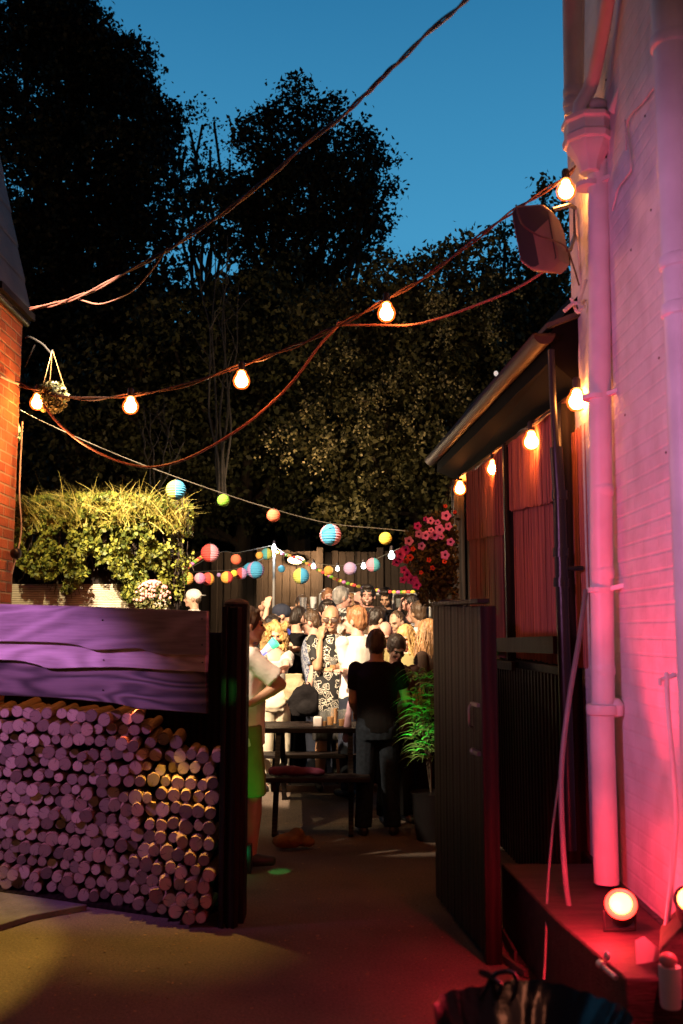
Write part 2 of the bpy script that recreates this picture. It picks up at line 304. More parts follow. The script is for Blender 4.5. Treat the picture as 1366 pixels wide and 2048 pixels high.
# ------------------------------------------------------------------ ground
def gz(Y):
    if Y < 8.6: return 0.
    if Y < 10.5: return .15*(Y-8.6)/1.9
    return .15 if Y < 12.15 else .5
def ground():
    m = bpy.data.materials.new('gravelly_brown_ground'); m.use_nodes = True; n = m.node_tree.nodes; L = m.node_tree.links; b = n['Principled BSDF']; b.inputs['Roughness'].default_value = .85
    t = n.new('ShaderNodeTexCoord'); nz = n.new('ShaderNodeTexNoise'); nz.inputs['Scale'].default_value = 70; nz.inputs['Detail'].default_value = 9; nz.inputs['Roughness'].default_value = .75; L.new(t.outputs['Object'], nz.inputs['Vector'])
    n2 = n.new('ShaderNodeTexNoise'); n2.inputs['Scale'].default_value = 2.2; n2.inputs['Detail'].default_value = 5; L.new(t.outputs['Object'], n2.inputs['Vector'])
    mx = n.new('ShaderNodeMath'); mx.operation = 'MULTIPLY_ADD'; mx.inputs[1].default_value = .35; L.new(n2.outputs['Fac'], mx.inputs[0]); L.new(nz.outputs['Fac'], mx.inputs[2])
    r = n.new('ShaderNodeValToRGB'); L.new(mx.outputs[0], r.inputs[0]); r.color_ramp.elements[0].position = .42; r.color_ramp.elements[0].color = (.022, .015, .012, 1)
    r.color_ramp.elements[1].position = .95; r.color_ramp.elements[1].color = (.21, .15, .115, 1); L.new(r.outputs[0], b.inputs['Base Color'])
    bp = n.new('ShaderNodeBump'); bp.inputs['Strength'].default_value = .8; bp.inputs['Distance'].default_value = .012; L.new(nz.outputs['Fac'], bp.inputs['Height']); L.new(bp.outputs[0], b.inputs['Normal'])
    mb = MB(); ys = [-60, 8.6, 10.5, 12.15, 90]; v = []; f = []
    for y in ys:
        z = gz(y) if y < 12.15 else .15
        v += [(-90, y, z), (90, y, z)]
    for i in range(len(ys)-1): f.append((2*i, 2*i+1, 2*i+3, 2*i+2))
    mb.add(v, f); o = mb.build('ground', m, smooth=False); tag(o, kind='structure')
    pm = M('patio_slabs', (.17, .15, .12), .8, var=.3, vs=4, bump=.3, bs=30)
    mb = MB()
    for i in range(10):
        for j in range(4):
            x = -3.0+i*.6; y = 9.75+j*.6; z = gz(y)
            mb.box((x+.006, y+.006, z-.02 if j else z-.03), (x+.594, y+.594, max(gz(y+.6), z)+.008))
    tag(mb.build('patio_path', pm, bevel=.004), kind='structure')
    mb = MB(); mb.box((-5, 12.15, .1), (5, 15.5, .5)); tag(mb.build('raised_terrace', M('deck_brown', (.07, .05, .035), .8, var=.3, vs=5, st=(1, 8, 1)), smooth=False), kind='structure')
ground()
C_ = []
for i in range(1100):
    x_ = random.uniform(-1.6, .95); y_ = random.uniform(3.2, 9.0); C_.append((x_, y_, .006+random.random()*.006))
V, Fq = leaf_quads(np.array(C_), .024, 0, .6); V[:, 2] = np.abs(V[:, 2]-.006)*.35+.004
tag(np_mesh('fallen_leaves', V, Fq, M('dry_leaf', (.22, .14, .07), .8, var=.5)), 'small dry leaves scattered over the brown ground', 'leaves', kind='stuff')
# ------------------------------------------------------------------ pub wall, right
XW = 1.40
PUBWALL = brickmat('white_painted_brick', (.74, .72, .73), (.70, .68, .69), (.71, .69, .70), 'YZ', ms=.009, bump=.26, nstr=.45, rough=.55)
pub = empty('pub_building', (XW, 5, 0), label='white painted brick pub wall with pipes, lit pink at the right', cat='building')
def sub(o, root): o.parent = root; o.matrix_parent_inverse = Matrix.Translation(-Vector(root.location)) @ Matrix.Identity(4) if root.rotation_euler.z == 0 else (Matrix.Translation(root.location) @ Matrix.Rotation(root.rotation_euler.z, 4, 'Z')).inverted(); return o
def part(mb, name, mat, root, **k):      # built in world coordinates, parented to root
    o = mb.build(name, mat, None, **k); return sub(o, root)
part(MB().box((XW, -3, .36), (XW+.6, 5.86, 9)), 'wall', PUBWALL, pub, smooth=False)
mb = MB(); mb.box((XW-.035, -3, 0), (XW+.6, 5.88, .36)); part(mb, 'plinth', M('bitumen_plinth', (.02, .018, .018), .35, var=.3, bump=.5, bs=18), pub, bevel=.008)
# dents, screws and old fixings on the wall
mb = MB()
for px, py in ((1318, 716), (1250, 830), (1220, 60), (1214, 90), (1212, 160), (1302, 420), (1290, 232), (1235, 1665), (1262, 500), (1332, 905)):
    mb.ell(onx(px, py, XW-.001), (.004, .008, .006), n=8, m=5)
part(mb, 'fixing_screws', BLACKMETAL, pub)
# pipes
def pipe(pts, r, collars=(), n=16, mat=WHITEPIPE, root=pub, name='pipe', flare=1.14):
    mb = MB(); mb.tube(pts, r, n)
    o = part(mb, name, mat, root)
    if collars:
        for p, d in collars:
            m2 = MB(); p = Vector(p); d = Vector(d).normalized()*.02; q = r*flare
            m2.tube([p-d*1.6, p-d*1.2, p-d*.5, p+d*.5, p+d, p+d*1.3], [r*.99, q*.97, q, q, q*.97, r*.99], n)
            c = m2.build('pipe_collar', mat); c.parent = o
    return o
PX, PY = 1.305, 5.03
zt = at(1195, 335, PY).z; zj = at(1205, 1418, PY).z; zb = at(1210, 1770, PY).z
pipe([at(1197, 325, PY), at(1200, 800, PY), at(1206, 1410, PY)], .058, [(at(1197+(y-325)*.009, y, PY), (0, 0, 1)) for y in (352, 980, 1145, 1338)], flare=1.05)
pipe([at(1203, 1412, PY), at(1205, 1500, PY), at(1211, 1700, PY), at(1213, 1766, PY)], .061, [(at(1204, 1418, PY), (0, 0, 1))], name='lower_pipe', flare=1.28)
mb = MB(); mb.lathe((PX+.05, PY, zj+.02), [(.02, -.06), (.045, -.05), (.05, 0), (.03, .03), (.01, .035)], 12)
part(mb, 'pipe_branch', WHITEPIPE, pub)

# lower clips
for y in (372, 795, 1180):
    z = at(1200, y, PY).z; mb = MB(); mb.beam((PX+.02, PY-.02, z), (XW+.01, PY-.07, z+.02), .03, .022); mb.cone((PX, PY, z-.012), (PX, PY, z+.012), .064, .064, 16)
    part(mb, 'pipe_bracket', WHITEPIPE, pub)
# hopper head
hc_ = at(1180, 282, 4.98); PX = hc_.x+.035
mb = MB(); mb.lathe((PX-.035, PY-.03, hc_.z), [(.055, -.17), (.062, -.13), (.085, -.085), (.118, -.04), (.122, -.02), (.138, -.015), (.142, .02), (.13, .03), (.132, .085), (.145, .095), (.145, .12), (.10, .12)], 8)
part(mb, 'hopper_head', WHITEPIPE, pub, bevel=.004)
# upper pipes
u0 = at(1148, 232, 5.05); pipe([u0, at(1146, 120, 5.05), at(1143, -60, 5.05)], .052, [(at(1148, 185, 5.05), (0, 0, 1)), (at(1148, 208, 5.05), (0, 0, 1))], name='downpipe')
pipe([at(1163, 232, 5.1), at(1166, -60, 5.1)], .012, name='conduit', n=8)
pipe([at(1158, 240, 4.95), at(1160, 212, 4.95), at(1178, 180, 4.93), at(1186, 158, 4.9)], .038, name='pipe_bend')
pipe([at(1186, 160, 4.9), at(1206, 60, 4.75), at(1222, -40, 4.6)], .036, name='slanting_pipe')
pipe([at(1228, 222, 4.85), at(1275, 118, 4.62), at(1345, -30, 4.35)], .033, name='slanting_pipe')
mb = MB(); mb.ell(at(1192, 212, 4.98), (.06, .06, .035), n=14, m=8); part(mb, 'pipe_cover', WHITEPIPE, pub)
# near pipe at the frame edge
NX, NY = 1.345, 3.80
pipe([(NX, NY, .36), (NX, NY, 3), (NX, NY, 6)], .075, [((NX, NY, at(1350, y, NY).z), (0, 0, 1)) for y in (85, 525, 620)], name='soil_pipe', flare=1.16)
# cables on the wall
mb = MB()
mb.tube(cat_curve([onx(1250, 90+150, 1.385), onx(1262, 330, 1.385), onx(1252, 355, 1.385), onx(1236, 378, 1.385), onx(1225, 420, 1.385)]), .005)
mb.tube(cat_curve([onx(1340, 130, 1.385), onx(1290, 200, 1.385), onx(1256, 240, 1.385), onx(1252, 300, 1.385)]), .005)
part(mb, 'wall_cable', WCABLE, pub)
mb = MB()
mb.tube(cat_curve([at(1162, 335, 5.75), at(1166, 600, 5.7), at(1160, 700, 5.7), at(1162, 760, 5.7)]), .010)
mb.tube(cat_curve([at(1152, 420, 5.6), at(1158, 520, 5.6), at(1168, 640, 5.62), at(1172, 690, 5.6)]), .007)
part(mb, 'corner_cable', WCABLE, pub)
def thing_mesh(mb, name, mat, label, cat, group=None, **k):
    o = mb.build(name, mat, None, **k); return tag(o, label, cat, group)
mb = MB()
mb.tube(cat_curve([at(1128, 622, 5.3), at(1150, 606, 5.3), at(1168, 614, 5.25), at(1160, 602, 5.3), at(1172, 560, 5.35)]), .011)
mb.tube(cat_curve([at(1142, 596, 5.35), at(1156, 625, 5.35), at(1170, 600, 5.35)]), .009)
thing_mesh(mb, 'coiled_cable', WCABLE, 'looped white cable bundle at the wall corner above the shed roof', 'cable')
mb = MB(); pts = [(1172, 1180, 5.2), (1158, 1280, 5.1), (1138, 1400, 5.0), (1124, 1520, 4.95), (1123, 1620, 4.9), (1131, 1760, 4.8), (1148, 1880, 4.6), (1158, 1975, 4.45)]
mb.tube(cat_curve([at(*p) for p in pts]), .013, 8)
thing_mesh(mb, 'hanging_hose', M('grey_hose', (.16, .15, .15), .5, var=.15), 'thick pale cable hanging in a curve left of the white pipe', 'cable')
mb = MB(); pts = [(1118, 1560, 5.2), (1105, 1660, 5.0), (1095, 1780, 4.8), (1092, 1880, 4.6), (1088, 1960, 4.45)]
mb.tube(cat_curve([at(*p) for p in pts]), .006, 6)
thing_mesh(mb, 'thin_wire', M('grey_hose'), 'thin dim wire hanging left of the thick pale cable', 'cable')
# standpipe rod
t = empty('standpipe', (1.27, 4.1, .36), label='bent thin standpipe with a tap on top against the pink wall', cat='pipe')
mb = MB(); pts = [(1333, 1372, 4.05), (1338, 1450, 4.05), (1348, 1560, 4.05), (1352, 1640, 4.05), (1345, 1740, 4.05), (1333, 1855, 4.05)]
mb.tube(cat_curve([at(*p) for p in pts]), .011, 10); part(mb, 'pipe', WHITEPIPE, t)
mb = MB(); c = at(1333, 1356, 4.05); mb.cone(c+Vector((-.03, 0, -.01)), c+Vector((.03, 0, .01)), .01, .01, 8); mb.cone(c-Vector((0, 0, .03)), c+Vector((0, 0, .025)), .013, .009, 8)
mb.cone(c+Vector((-.03, -.005, -.03)), c+Vector((-.03, -.005, .0)), .009, .009, 8); mb.ell(c+Vector((.03, 0, .012)), (.012, .008, .012)); part(mb, 'tap', WHITEPIPE, t)
mb = MB(); mb.tube(cat_curve([at(1362, 1500, 3.95), at(1356, 1650, 3.95), at(1362, 1850, 3.95)]), .008, 8)
# ------------------------------------------------------------------ wall speaker + floodlights
t = empty('wall_speaker', at(1085, 470, 5.15), label='black outdoor loudspeaker on a bracket at the pub corner under the top bulb', cat='loudspeaker')
spm = M('speaker_grey', (.20, .13, .09), .45, var=.15, bump=.1)
F0 = [at(1030, 412, 4.95), at(1022, 425, 4.95), at(1028, 500, 4.95), at(1048, 530, 4.95), at(1100, 542, 5.0), at(1078, 405, 5.0)]
ctr = at(1075, 470, 5.1)
fr = [at(1022, 420, 5.0), at(1078, 404, 5.0), at(1098, 545, 5.0), at(1042, 528, 5.0)]
mb = MB()
prof = []
def ringpts(ps, depth, k):
    c = sum(ps, Vector())/len(ps); return [c+(p-c)*k+depth for p in ps]
a0 = [at(1021, 424, 4.90), at(1030, 410, 4.90), at(1082, 406, 5.02), at(1100, 420, 5.05), at(1118, 520, 5.05), at(1105, 543, 5.05), at(1062, 540, 4.97), at(1040, 524, 4.92)]
back = Vector((.16, .22, .015))
rings = [ringpts(a0, Vector((0, 0, 0)), .96), ringpts(a0, back*.08, 1.0), ringpts(a0, back*.5, .90), ringpts(a0, back*.95, .62), ringpts(a0, back, .5)]
v = [p for r_ in rings for p in r_]; n = 8; f = []
for k in range(len(rings)-1):
    for i in range(n): f.append((k*n+i, k*n+(i+1)%n, (k+1)*n+(i+1)%n, (k+1)*n+i))
f += [tuple(range(n))[::-1], tuple(range((len(rings)-1)*n, len(rings)*n))]
mb.add(v, f); part(mb, 'cabinet', spm, t, bevel=.012)
mb = MB(); ca = sum(rings[0], Vector())/8
mb.add([ca+(p-ca)*.94+Vector((-.004, -.006, 0)) for p in rings[0]]+[ca+(p-ca)*.94+Vector((.004, .006, 0)) for p in rings[0]], [tuple(range(8)), tuple(range(8, 16))[::-1]]+[(i, 8+i, 8+(i+1)%8, (i+1)%8) for i in range(8)])
part(mb, 'grille', M('speaker_grille', (.02, .02, .02), .6, var=.2), t)
mb = MB(); mb.tube([at(1105, 420, 5.12), at(1140, 410, 5.3), at(1150, 416, 5.6), at(1150, 470, 5.65), at(1140, 500, 5.3), at(1118, 505, 5.15)], .012, 8); part(mb, 'bracket', BLACKMETAL, t)
mb = MB(); mb.tube(cat_curve([at(1032, 410, 4.88), at(1045, 448, 4.87), at(1075, 470, 4.9), at(1105, 480, 4.95), at(1132, 495, 5.1), at(1146, 530, 5.3), at(1158, 570, 5.5)]), .005); part(mb, 'speaker_wire', CABLE, t)
def flood(loc, target, label, name='floodlight'):
    t = empty(name, loc, label=label, cat='floodlight')
    d = (Vector(target)-Vector(loc)).normalized(); q = d.to_track_quat('-Z', 'Y').to_matrix().to_4x4(); q.translation = Vector(loc)-d*.07
    part(MB().box((-.11, -.08, 0), (.11, .08, .05), q), 'housing', BLACKMETAL, t, bevel=.006)
    return t
flood((-2.22, 5.5, 4.87), (-.70, 10.2, 1.85), 'black floodlight fixed high beside the brick building')
# red PAR light, seen
LP = Vector((1.155, 4.28, .0)); LP.z = at(1235, 1808, 4.28).z
t = empty('red_stage_light', LP, label='glowing red stage uplight low by the pink wall', cat='stage light')
rot = (at(1200, 1500, 3.4)-LP).normalized().to_track_quat('Z', 'Y').to_matrix()
REDGLOW = M('red_lamp_lens', (.8, .1, .05), .3, emis=(1, .16, .03), es=26)
mb = MB(); mb.lathe(LP, [(.035, -.12), (.05, -.11), (.055, -.02), (.058, .0), (.052, .004)], 18, rot); part(mb, 'housing', BLACKMETAL, t)
mb = MB(); mb.lathe(LP, [(.046, .005), (.04, .014), (.015, .018)], 18, rot); part(mb, 'lens', REDGLOW, t)
mb = MB(); mb.lathe(LP, [(.060, -.012), (.066, .0), (.058, .012), (.050, .0045), (.047, .004)], 22, rot); part(mb, 'lens_glow_ring', M('red_glow_ring', (.5, .02, .02), .4, emis=(1, .035, .02), es=7), t)  # emissive ring imitating the red glow around the lens
mb = MB(); mb.tube([LP+Vector((-.065, .02, -.03)), LP+Vector((-.065, .03, -.11)), LP+Vector((.065, .03, -.11)), LP+Vector((.065, .02, -.03))], .007); part(mb, 'yoke', BLACKMETAL, t)
LP2 = at(1380, 1800, 3.72)
t = empty('red_stage_light', LP2, label='second red uplight cut by the right frame edge', cat='stage light')
mb = MB(); mb.lathe(LP2, [(.035, -.12), (.05, -.11), (.055, -.02), (.058, .0), (.052, .004)], 18, rot); part(mb, 'housing', BLACKMETAL, t)
mb = MB(); mb.lathe(LP2, [(.044, .005), (.04, .012), (.015, .016)], 18, rot); part(mb, 'lens', REDGLOW, t)
mb = MB(); mb.tube([LP2+Vector((0, .02, -.05)), Vector((LP2.x, LP2.y+.02, .2))], .012); part(mb, 'stand', BLACKMETAL, t)
# low black box along the wall + clutter
DARKBOX = M('black_painted_boards', (.035, .022, .02), .7, var=.4, vs=4, st=(1, 6, 6), bump=.4, bs=20)
BZ = LP.z-.12
mb = MB(); mb.prism([(.86, 5.55, 0), (1.36, 5.55, 0), (1.36, 3.75, 0), (1.02, 3.75, 0), (.93, 4.5, 0)], (0, 0, BZ)); thing_mesh(mb, 'low_timber_box', DARKBOX, 'low black timber box against the plinth under the red light', 'box', bevel=.01)
mb = MB(); mb.box((.845, 5.10, .0), (.86, 5.5, .05)); mb.beam((.79, 5.12, .02), (.86, 4.86, .02), .02, .025); thing_mesh(mb, 'loose_batten', M('dull_batten', (.06, .05, .045), .8), 'short pale batten lying on the ground beside the open gate', 'batten')
# tilted white card, bottle, torch, bag
c = at(1292, 1925, 3.9)
mb = MB(); pts = [at(1270, 1880, 3.95), at(1314, 1918, 3.95), at(1304, 1975, 3.88), at(1272, 1938, 3.9)]; mb.prism(pts, (.05, .05, 0)); thing_mesh(mb, 'white_card', M('white_card', (.7, .66, .66), .6, var=.1), 'small white tilted card box below the red light', 'box', bevel=.002)
gl = bpy.data.materials.new('clear_glass'); gl.use_nodes = True; b = gl.node_tree.nodes['Principled BSDF']; b.inputs['Base Color'].default_value = (.25, .26, .25, 1); b.inputs['Roughness'].default_value = .12; b.inputs['Alpha'].default_value = .22; b.inputs['Specular IOR Level'].default_value = 1.0
frost = M('frosted_plastic_cup', (.55, .55, .56), .35, var=.1); beer = M('amber_beer', (.55, .20, .02), .25, var=.15, emis=None)
c = at(1342, 2015, 3.45); mb = MB(); mb.lathe(c, [(.030, 0), (.034, .01), (.036, .10), (.036, .13), (.030, .13)], 16)
tumb = thing_mesh(mb, 'drink_tumbler', frost, 'upright plastic tumbler at the bottom right corner below the wall', 'cup')
mb = MB(); mb.ell(c+Vector((-.004, .0, .15)), (.03, .03, .024)); o = mb.build('lid', M('red_lid', (.6, .25, .25), .4)); o.parent = tumb
a, b_ = at(1198, 1926, 3.6), at(1232, 1956, 3.5); mb = MB(); d = (b_-a); mb.cone(a, a+d*.25, .014, .014, 12); mb.cone(a+d*.25, b_, .009, .009, 12); mb.ell(at(1214, 1912, 3.6), (.012, .012, .016))
thing_mesh(mb, 'metal_torch', M('brushed_metal', (.6, .58, .62), .3, .7, var=.1), 'small silver metal torch lying beside the bin', 'torch')
t = MB(); bm_ = [at(1318, 1900, 3.8), at(1366, 1850, 3.8), at(1400, 1850, 3.8), at(1400, 2010, 3.7), at(1316, 2000, 3.7)]; t.prism(bm_, (.1, .3, 0)); thing_mesh(t, 'dark_crate', DARKBOX, 'dark crate behind the plastic tumbler at the right edge', 'crate', bevel=.01)
# bin with liner
BC = Vector((.475, 2.62, 0)); zt = at(1040, 1972, 2.86).z
t = empty('litter_bin', BC, label='round black bin with shiny liner in the bottom right foreground', cat='bin')
mb = MB(); mb.lathe(BC, [(.17, 0), (.20, .1), (.225, zt-.12), (.228, zt-.1), (.1, zt-.1)], 40); part(mb, 'body', BLACKPL, t)
v = []; f = []; NN = 120; KR = [(.17, -.14), (.215, -.05), (.235, -.008), (.243, .012), (.245, -.01), (.243, -.06), (.246, -.13), (.242, -.19)]
for k, (r_, z_) in enumerate(KR):
    for i in range(NN):
        a_ = 2*math.pi*i/NN; wob = .0022*math.sin(a_*17+k*.9)+.0015*math.sin(a_*29+2+k*1.4)+.004*math.sin(a_*7+k*.5)
        v.append(BC+Vector(((r_+wob)*math.cos(a_), (r_+wob)*math.sin(a_), zt+z_+.005*math.sin(a_*5+1)+.003*math.sin(a_*23+k))))
for k in range(len(KR)-1):
    for i in range(NN): f.append((k*NN+i, k*NN+(i+1)%NN, (k+1)*NN+(i+1)%NN, (k+1)*NN+i))
mb = MB(); mb.add(v, f); part(mb, 'bin_liner', M('shiny_liner', (.012, .010, .012), .2, var=.2, bump=.25, bs=9, spec=.45), t)
mb = MB(); mb.ell(BC+Vector((0, 0, zt-.2)), (.19, .19, .08), n=24, m=12); part(mb, 'rubbish', M('shiny_liner'), t)
mb = MB()
for px, s in ((975, -1), (1008, 1)):
    a_ = at(px, 1985, 2.78); mb.tube(cat_curve([a_+Vector((-.02, 0, -.02)), a_+Vector((-.018*s-.01, 0, .04)), a_+Vector((.02*s, .0, .052)), a_+Vector((.035, 0, .02)), a_+Vector((.02, 0, -.02))]), .006, 6)
part(mb, 'tie_loops', M('shiny_liner'), t)
# ------------------------------------------------------------------ shed, right
def sx_(Y): return 1.43-(Y-5.9)*.075     # wall plane x at depth
shed = empty('shed_building', (1.3, 7.5, 0), label='dark lean-to shed with reed screens and sloping eaves beside the pub', cat='shed')
ZE = 3.20
zfar = at(905, 958, 9.5).z; znear = at(1150, 800, 5.95).z
mb = MB(); mb.prism([(sx_(5.9)+.02, 5.9, 0), (sx_(9.5)+.02, 9.5, 0), (sx_(9.5)+2, 9.6, 0), (sx_(5.9)+2, 5.9, 0)], (0, 0, 2.75)); part(mb, 'wall', BLACKWOOD, shed, smooth=False)
# eaves box and roof
gA = at(1100, 668, 5.70); gB = at(874, 912, 9.75)
gZ = (gA.z+gB.z)/2
mb = MB()
wA = at(1165, 815, 5.9); wB = at(912, 962, 9.62)
wA = Vector((sx_(5.9), 5.72, znear)); wB = Vector((sx_(9.62), 9.62, zfar))
gA2 = gA-Vector((0, 0, .16)); gB2 = gB-Vector((0, 0, .16))
mb.add([gA2, gB2, wB, wA, gA, gB, wB+Vector((.1, 0, .75)), wA+Vector((.1, 0, .75))], [(0, 1, 2, 3), (4, 7, 6, 5), (0, 4, 5, 1), (1, 5, 6, 2), (3, 2, 6, 7), (0, 3, 7, 4)])
part(mb, 'eaves', M('tar_black_boards', (.0018, .0012, .001), .9, var=.3, spec=.1), shed, smooth=False)
mb = MB(); rb = Vector((2.2, 0, .9)); mb.add([gA+Vector((-.03, -.05, .02)), gB+Vector((-.03, .05, .02)), gB+rb, gA+rb, gA+Vector((-.03, -.05, .05)), gB+Vector((-.03, .05, .05)), gB+rb+Vector((0, 0, .04)), gA+rb+Vector((0, 0, .04))], [(0, 1, 2, 3), (7, 6, 5, 4), (0, 4, 5, 1), (1, 5, 6, 2), (2, 6, 7, 3), (3, 7, 4, 0)])
part(mb, 'roof', M('felt_roof', (.035, .03, .028), .8, var=.3, bump=.3), shed, smooth=False)
# half round gutter
gm = M('brown_gutter', (.032, .013, .008), .55, var=.2, spec=.3); v = []; f = []
for k, p in enumerate((gA+Vector((-.03, -.08, -.02)), gB+Vector((-.03, .08, -.02)))):
    for i in range(9):
        a_ = math.pi+math.pi*i/8; v.append(p+Vector((.065*math.cos(a_)-.02, 0, .065*math.sin(a_))))
for i in range(8): f.append((i, i+1, 10+i, 9+i))
f.append(tuple(range(9))); f.append(tuple(range(9, 18))); mb = MB(); mb.add(v, f); o = part(mb, 'gutter', gm, shed)
so = o.modifiers.new('s', 'SOLIDIFY'); so.thickness = .004
# black downpipe
mb = MB(); mb.tube([at(1102, 700, 5.66), at(1106, 800, 5.66), at(1112, 900, 5.66)], .020, 12); mb.tube([at(1112, 895, 5.66), at(1118, 985, 5.66), at(1134, 1500, 5.66), at(1140, 1700, 5.66)], .036, 14)
for y in (990, 1105, 1165): mb.cone(at(1119+(y-990)*.02, y-9, 5.66), at(1119+(y-990)*.02, y+9, 5.66), .044, .044, 14)
mb.tube([at(1122, 1138, 5.66), at(1165, 1136, 5.7)], .014, 8)
part(mb, 'downpipe', BLACKPL, shed)
# posts
for px, wd, Y in ((938, .22, 9.45), (1024, .07, 7.4), (1136, .16, 5.98)):
    X = sx_(Y)-.05
    Yp = Y; mb = MB(); mb.box((X-.05, Yp-wd/2, 0), (X+.05, Yp+wd/2, zfar+(znear-zfar)*(9.6-Yp)/3.7-.02)); part(mb, 'post', BLACKWOOD, shed, bevel=.006)
# reed screens : rows of thin vertical reeds
def reeds(Y0, Y1, ztop, zbot, off, name='reed_screen'):
    mb = MB(); n = int((Y1-Y0)/.016)
    for i in range(n):
        Y = Y0+(Y1-Y0)*(i+.5)/n; X = sx_(Y)-off+random.uniform(-.006, .006); t_ = (Y-Y0)/(Y1-Y0)
        za = ztop(Y)+random.uniform(-.012, .012); zb_ = zbot[0]*(1-t_)+zbot[1]*t_+random.uniform(-.008, .008); r_ = random.uniform(.006, .009)
        mb.tube([(X, Y, zb_), (X+random.uniform(-.004, .004), Y+random.uniform(-.006, .006), (za+zb_)/2), (X, Y+random.uniform(-.004, .004), za)], r_, 5)
    return part(mb, name, REED, shed)
ztp = lambda Y: zfar+(znear-zfar)*(9.6-Y)/3.7-.03
def zpx(py, Y): return at(1000, py, Y).z
reeds(7.46, 8.9, ztp, (zpx(1068, 7.46), zpx(1042+38, 8.9)), .075)
reeds(6.05, 7.30, ztp, (zpx(1000, 6.05), zpx(1022, 7.30)), .075)
reeds(7.46, 8.95, lambda Y: 2.55, (1.42, 1.36), .04)
reeds(6.02, 7.32, lambda Y: 2.7, (1.40, 1.42), .04)
reeds(5.62, 5.93, lambda Y: zpx(860, 5.8), (zpx(1335, 5.8),)*2, .04)
# orange soffit lining lit by bulbs (pale lath under the eave)
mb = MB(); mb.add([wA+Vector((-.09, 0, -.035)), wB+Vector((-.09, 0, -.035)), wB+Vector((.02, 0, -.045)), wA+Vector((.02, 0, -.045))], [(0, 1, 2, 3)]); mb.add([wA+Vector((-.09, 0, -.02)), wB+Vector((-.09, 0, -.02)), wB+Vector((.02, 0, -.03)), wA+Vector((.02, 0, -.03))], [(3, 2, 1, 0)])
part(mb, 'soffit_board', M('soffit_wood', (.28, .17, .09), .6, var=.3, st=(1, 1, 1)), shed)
# lower counter, rail and slats
mb = MB(); mb.beam((1.14, 8.2, 1.5), (1.23, 5.7, 1.53), .06, .10); mb.beam((1.10, 8.2, 1.37), (1.19, 6.9, 1.37), .05, .06); part(mb, 'rail', BLACKWOOD, shed)
mb = MB()
for i in range(24):
    Y = 5.72+i*.085; X = 1.245-(Y-5.7)*.04; mb.box((X-.012, Y-.02, .05), (X+.012, Y+.02, 1.36))
mb.beam((1.26, 5.7, 1.3), (1.17, 7.8, 1.3), .03, .06); mb.beam((1.26, 5.7, .2), (1.17, 7.8, .2), .03, .06)
part(mb, 'slatted_panel', BLACKWOOD, shed)
part(MB().box((1.27, 5.75, 0), (1.30, 8, 1.4)), 'backing_board', BLACKWOOD, shed, smooth=False)
# bits on the roof edge
for px, py in ((938, 826), (975, 790), (992, 747)):
    mb = MB(); p = at(px, py, 9.2-(px-938)*.03); mb.ell(p, (.018, .018, .022), n=8, m=6)
    thing_mesh(mb, 'roof_edge_clip', M('white_clip', (.8, .8, .75), .4, emis=(1, .9, .8), es=.6), 'tiny white clip light on the outer edge of the shed roof', 'clip light', 'tiny clip lights along the shed roof edge')
# ------------------------------------------------------------------ gate leaf right, posts left
def plank_leaf(p0, p1, h0, h1, t, n, root, nm='board'):
    p0 = Vector(p0); p1 = Vector(p1); d = (p1-p0); ln = d.length; d.normalize(); q = Vector((-d.y, d.x, 0))
    for i in range(n):
        a = p0+d*(ln*i/n+.003); b = p0+d*(ln*(i+1)/n-.003); ha = h0+(h1-h0)*(i+.5)/n
        mb = MB(); mb.prism([a, b, b+q*t, a+q*t], (0, 0, ha)); part(mb, nm, GATEWOOD, root, bevel=.004)
g0 = Vector((.565, 6.20, .03)); g1 = Vector((.705, 5.10, .03))
gate = empty('garden_gate', g0, label='open dark wooden gate leaf with a black latch on the right of the entrance', cat='gate')
plank_leaf(g0, g1, at(862, 1210, 6.2).z-.03, at(968, 1214, 5.1).z-.03, .04, 7, gate)
d = (g1-g0).normalized(); qn = Vector((-d.y, d.x, 0))
mb = MB(); z1 = at(915, 1213, 5.6).z
mb.beam(g0+Vector((0, 0, z1+.0))-qn*-.02, g1+Vector((0, 0, z1-.015))-qn*-.02, .065, .025); part(mb, 'top_rail', GATEWOOD, gate, bevel=.004)
mb = MB(); zl = at(935, 1440, 5.2).z; lp = g1-d*.14-qn*.012
mb.tube(cat_curve([lp+Vector((0, 0, zl+.05)), lp+Vector((-.02, -.035, zl+.03)), lp+Vector((-.02, -.035, zl-.05)), lp+Vector((0, 0, zl-.07))]), .006, 8); mb.beam(lp+Vector((0, 0, zl+.05)), lp+d*.13+Vector((0, 0, zl+.05)), .02, .018)
mb.beam(lp+Vector((0, 0, zl-.19)), lp+d*.13+Vector((0, 0, zl-.19)), .02, .022); mb.ell(lp+Vector((0, -.01, zl-.19)), .018)
part(mb, 'latch', M('worn_steel', (.3, .28, .26), .35, .8, var=.3), gate)
mb = MB(); mb.box((g1.x-.005, g1.y-.05, 0), (g1.x+.075, g1.y+.03, z1-.01)); part(mb, 'lock_stile', BLACKWOOD, gate, bevel=.005)
gp = empty('gate_post', (.70, 6.30, 0), label='dark hinge post with a rounded cap behind the open gate', cat='post')
part(MB().box((.60, 6.24, 0), (.76, 6.38, at(900, 1208, 6.3).z)), 'post', BLACKWOOD, gp, bevel=.008)
mb = MB(); c = at(893, 1210, 6.32); mb.ell(Vector((.68, 6.31, c.z)), (.085, .07, .04)); part(mb, 'cap', BLACKWOOD, gp)
gp = empty('gate_post', (-.62, 5.9, 0), label='thick black post with a pale domed cap left of the entrance', cat='post')
xa = at(447, 1500, 5.8).x; xb = at(493, 1500, 5.8).x
part(MB().box((xa, 5.74, 0), (xb, 5.92, at(470, 1208, 5.8).z)), 'post', BLACKWOOD, gp, bevel=.006)
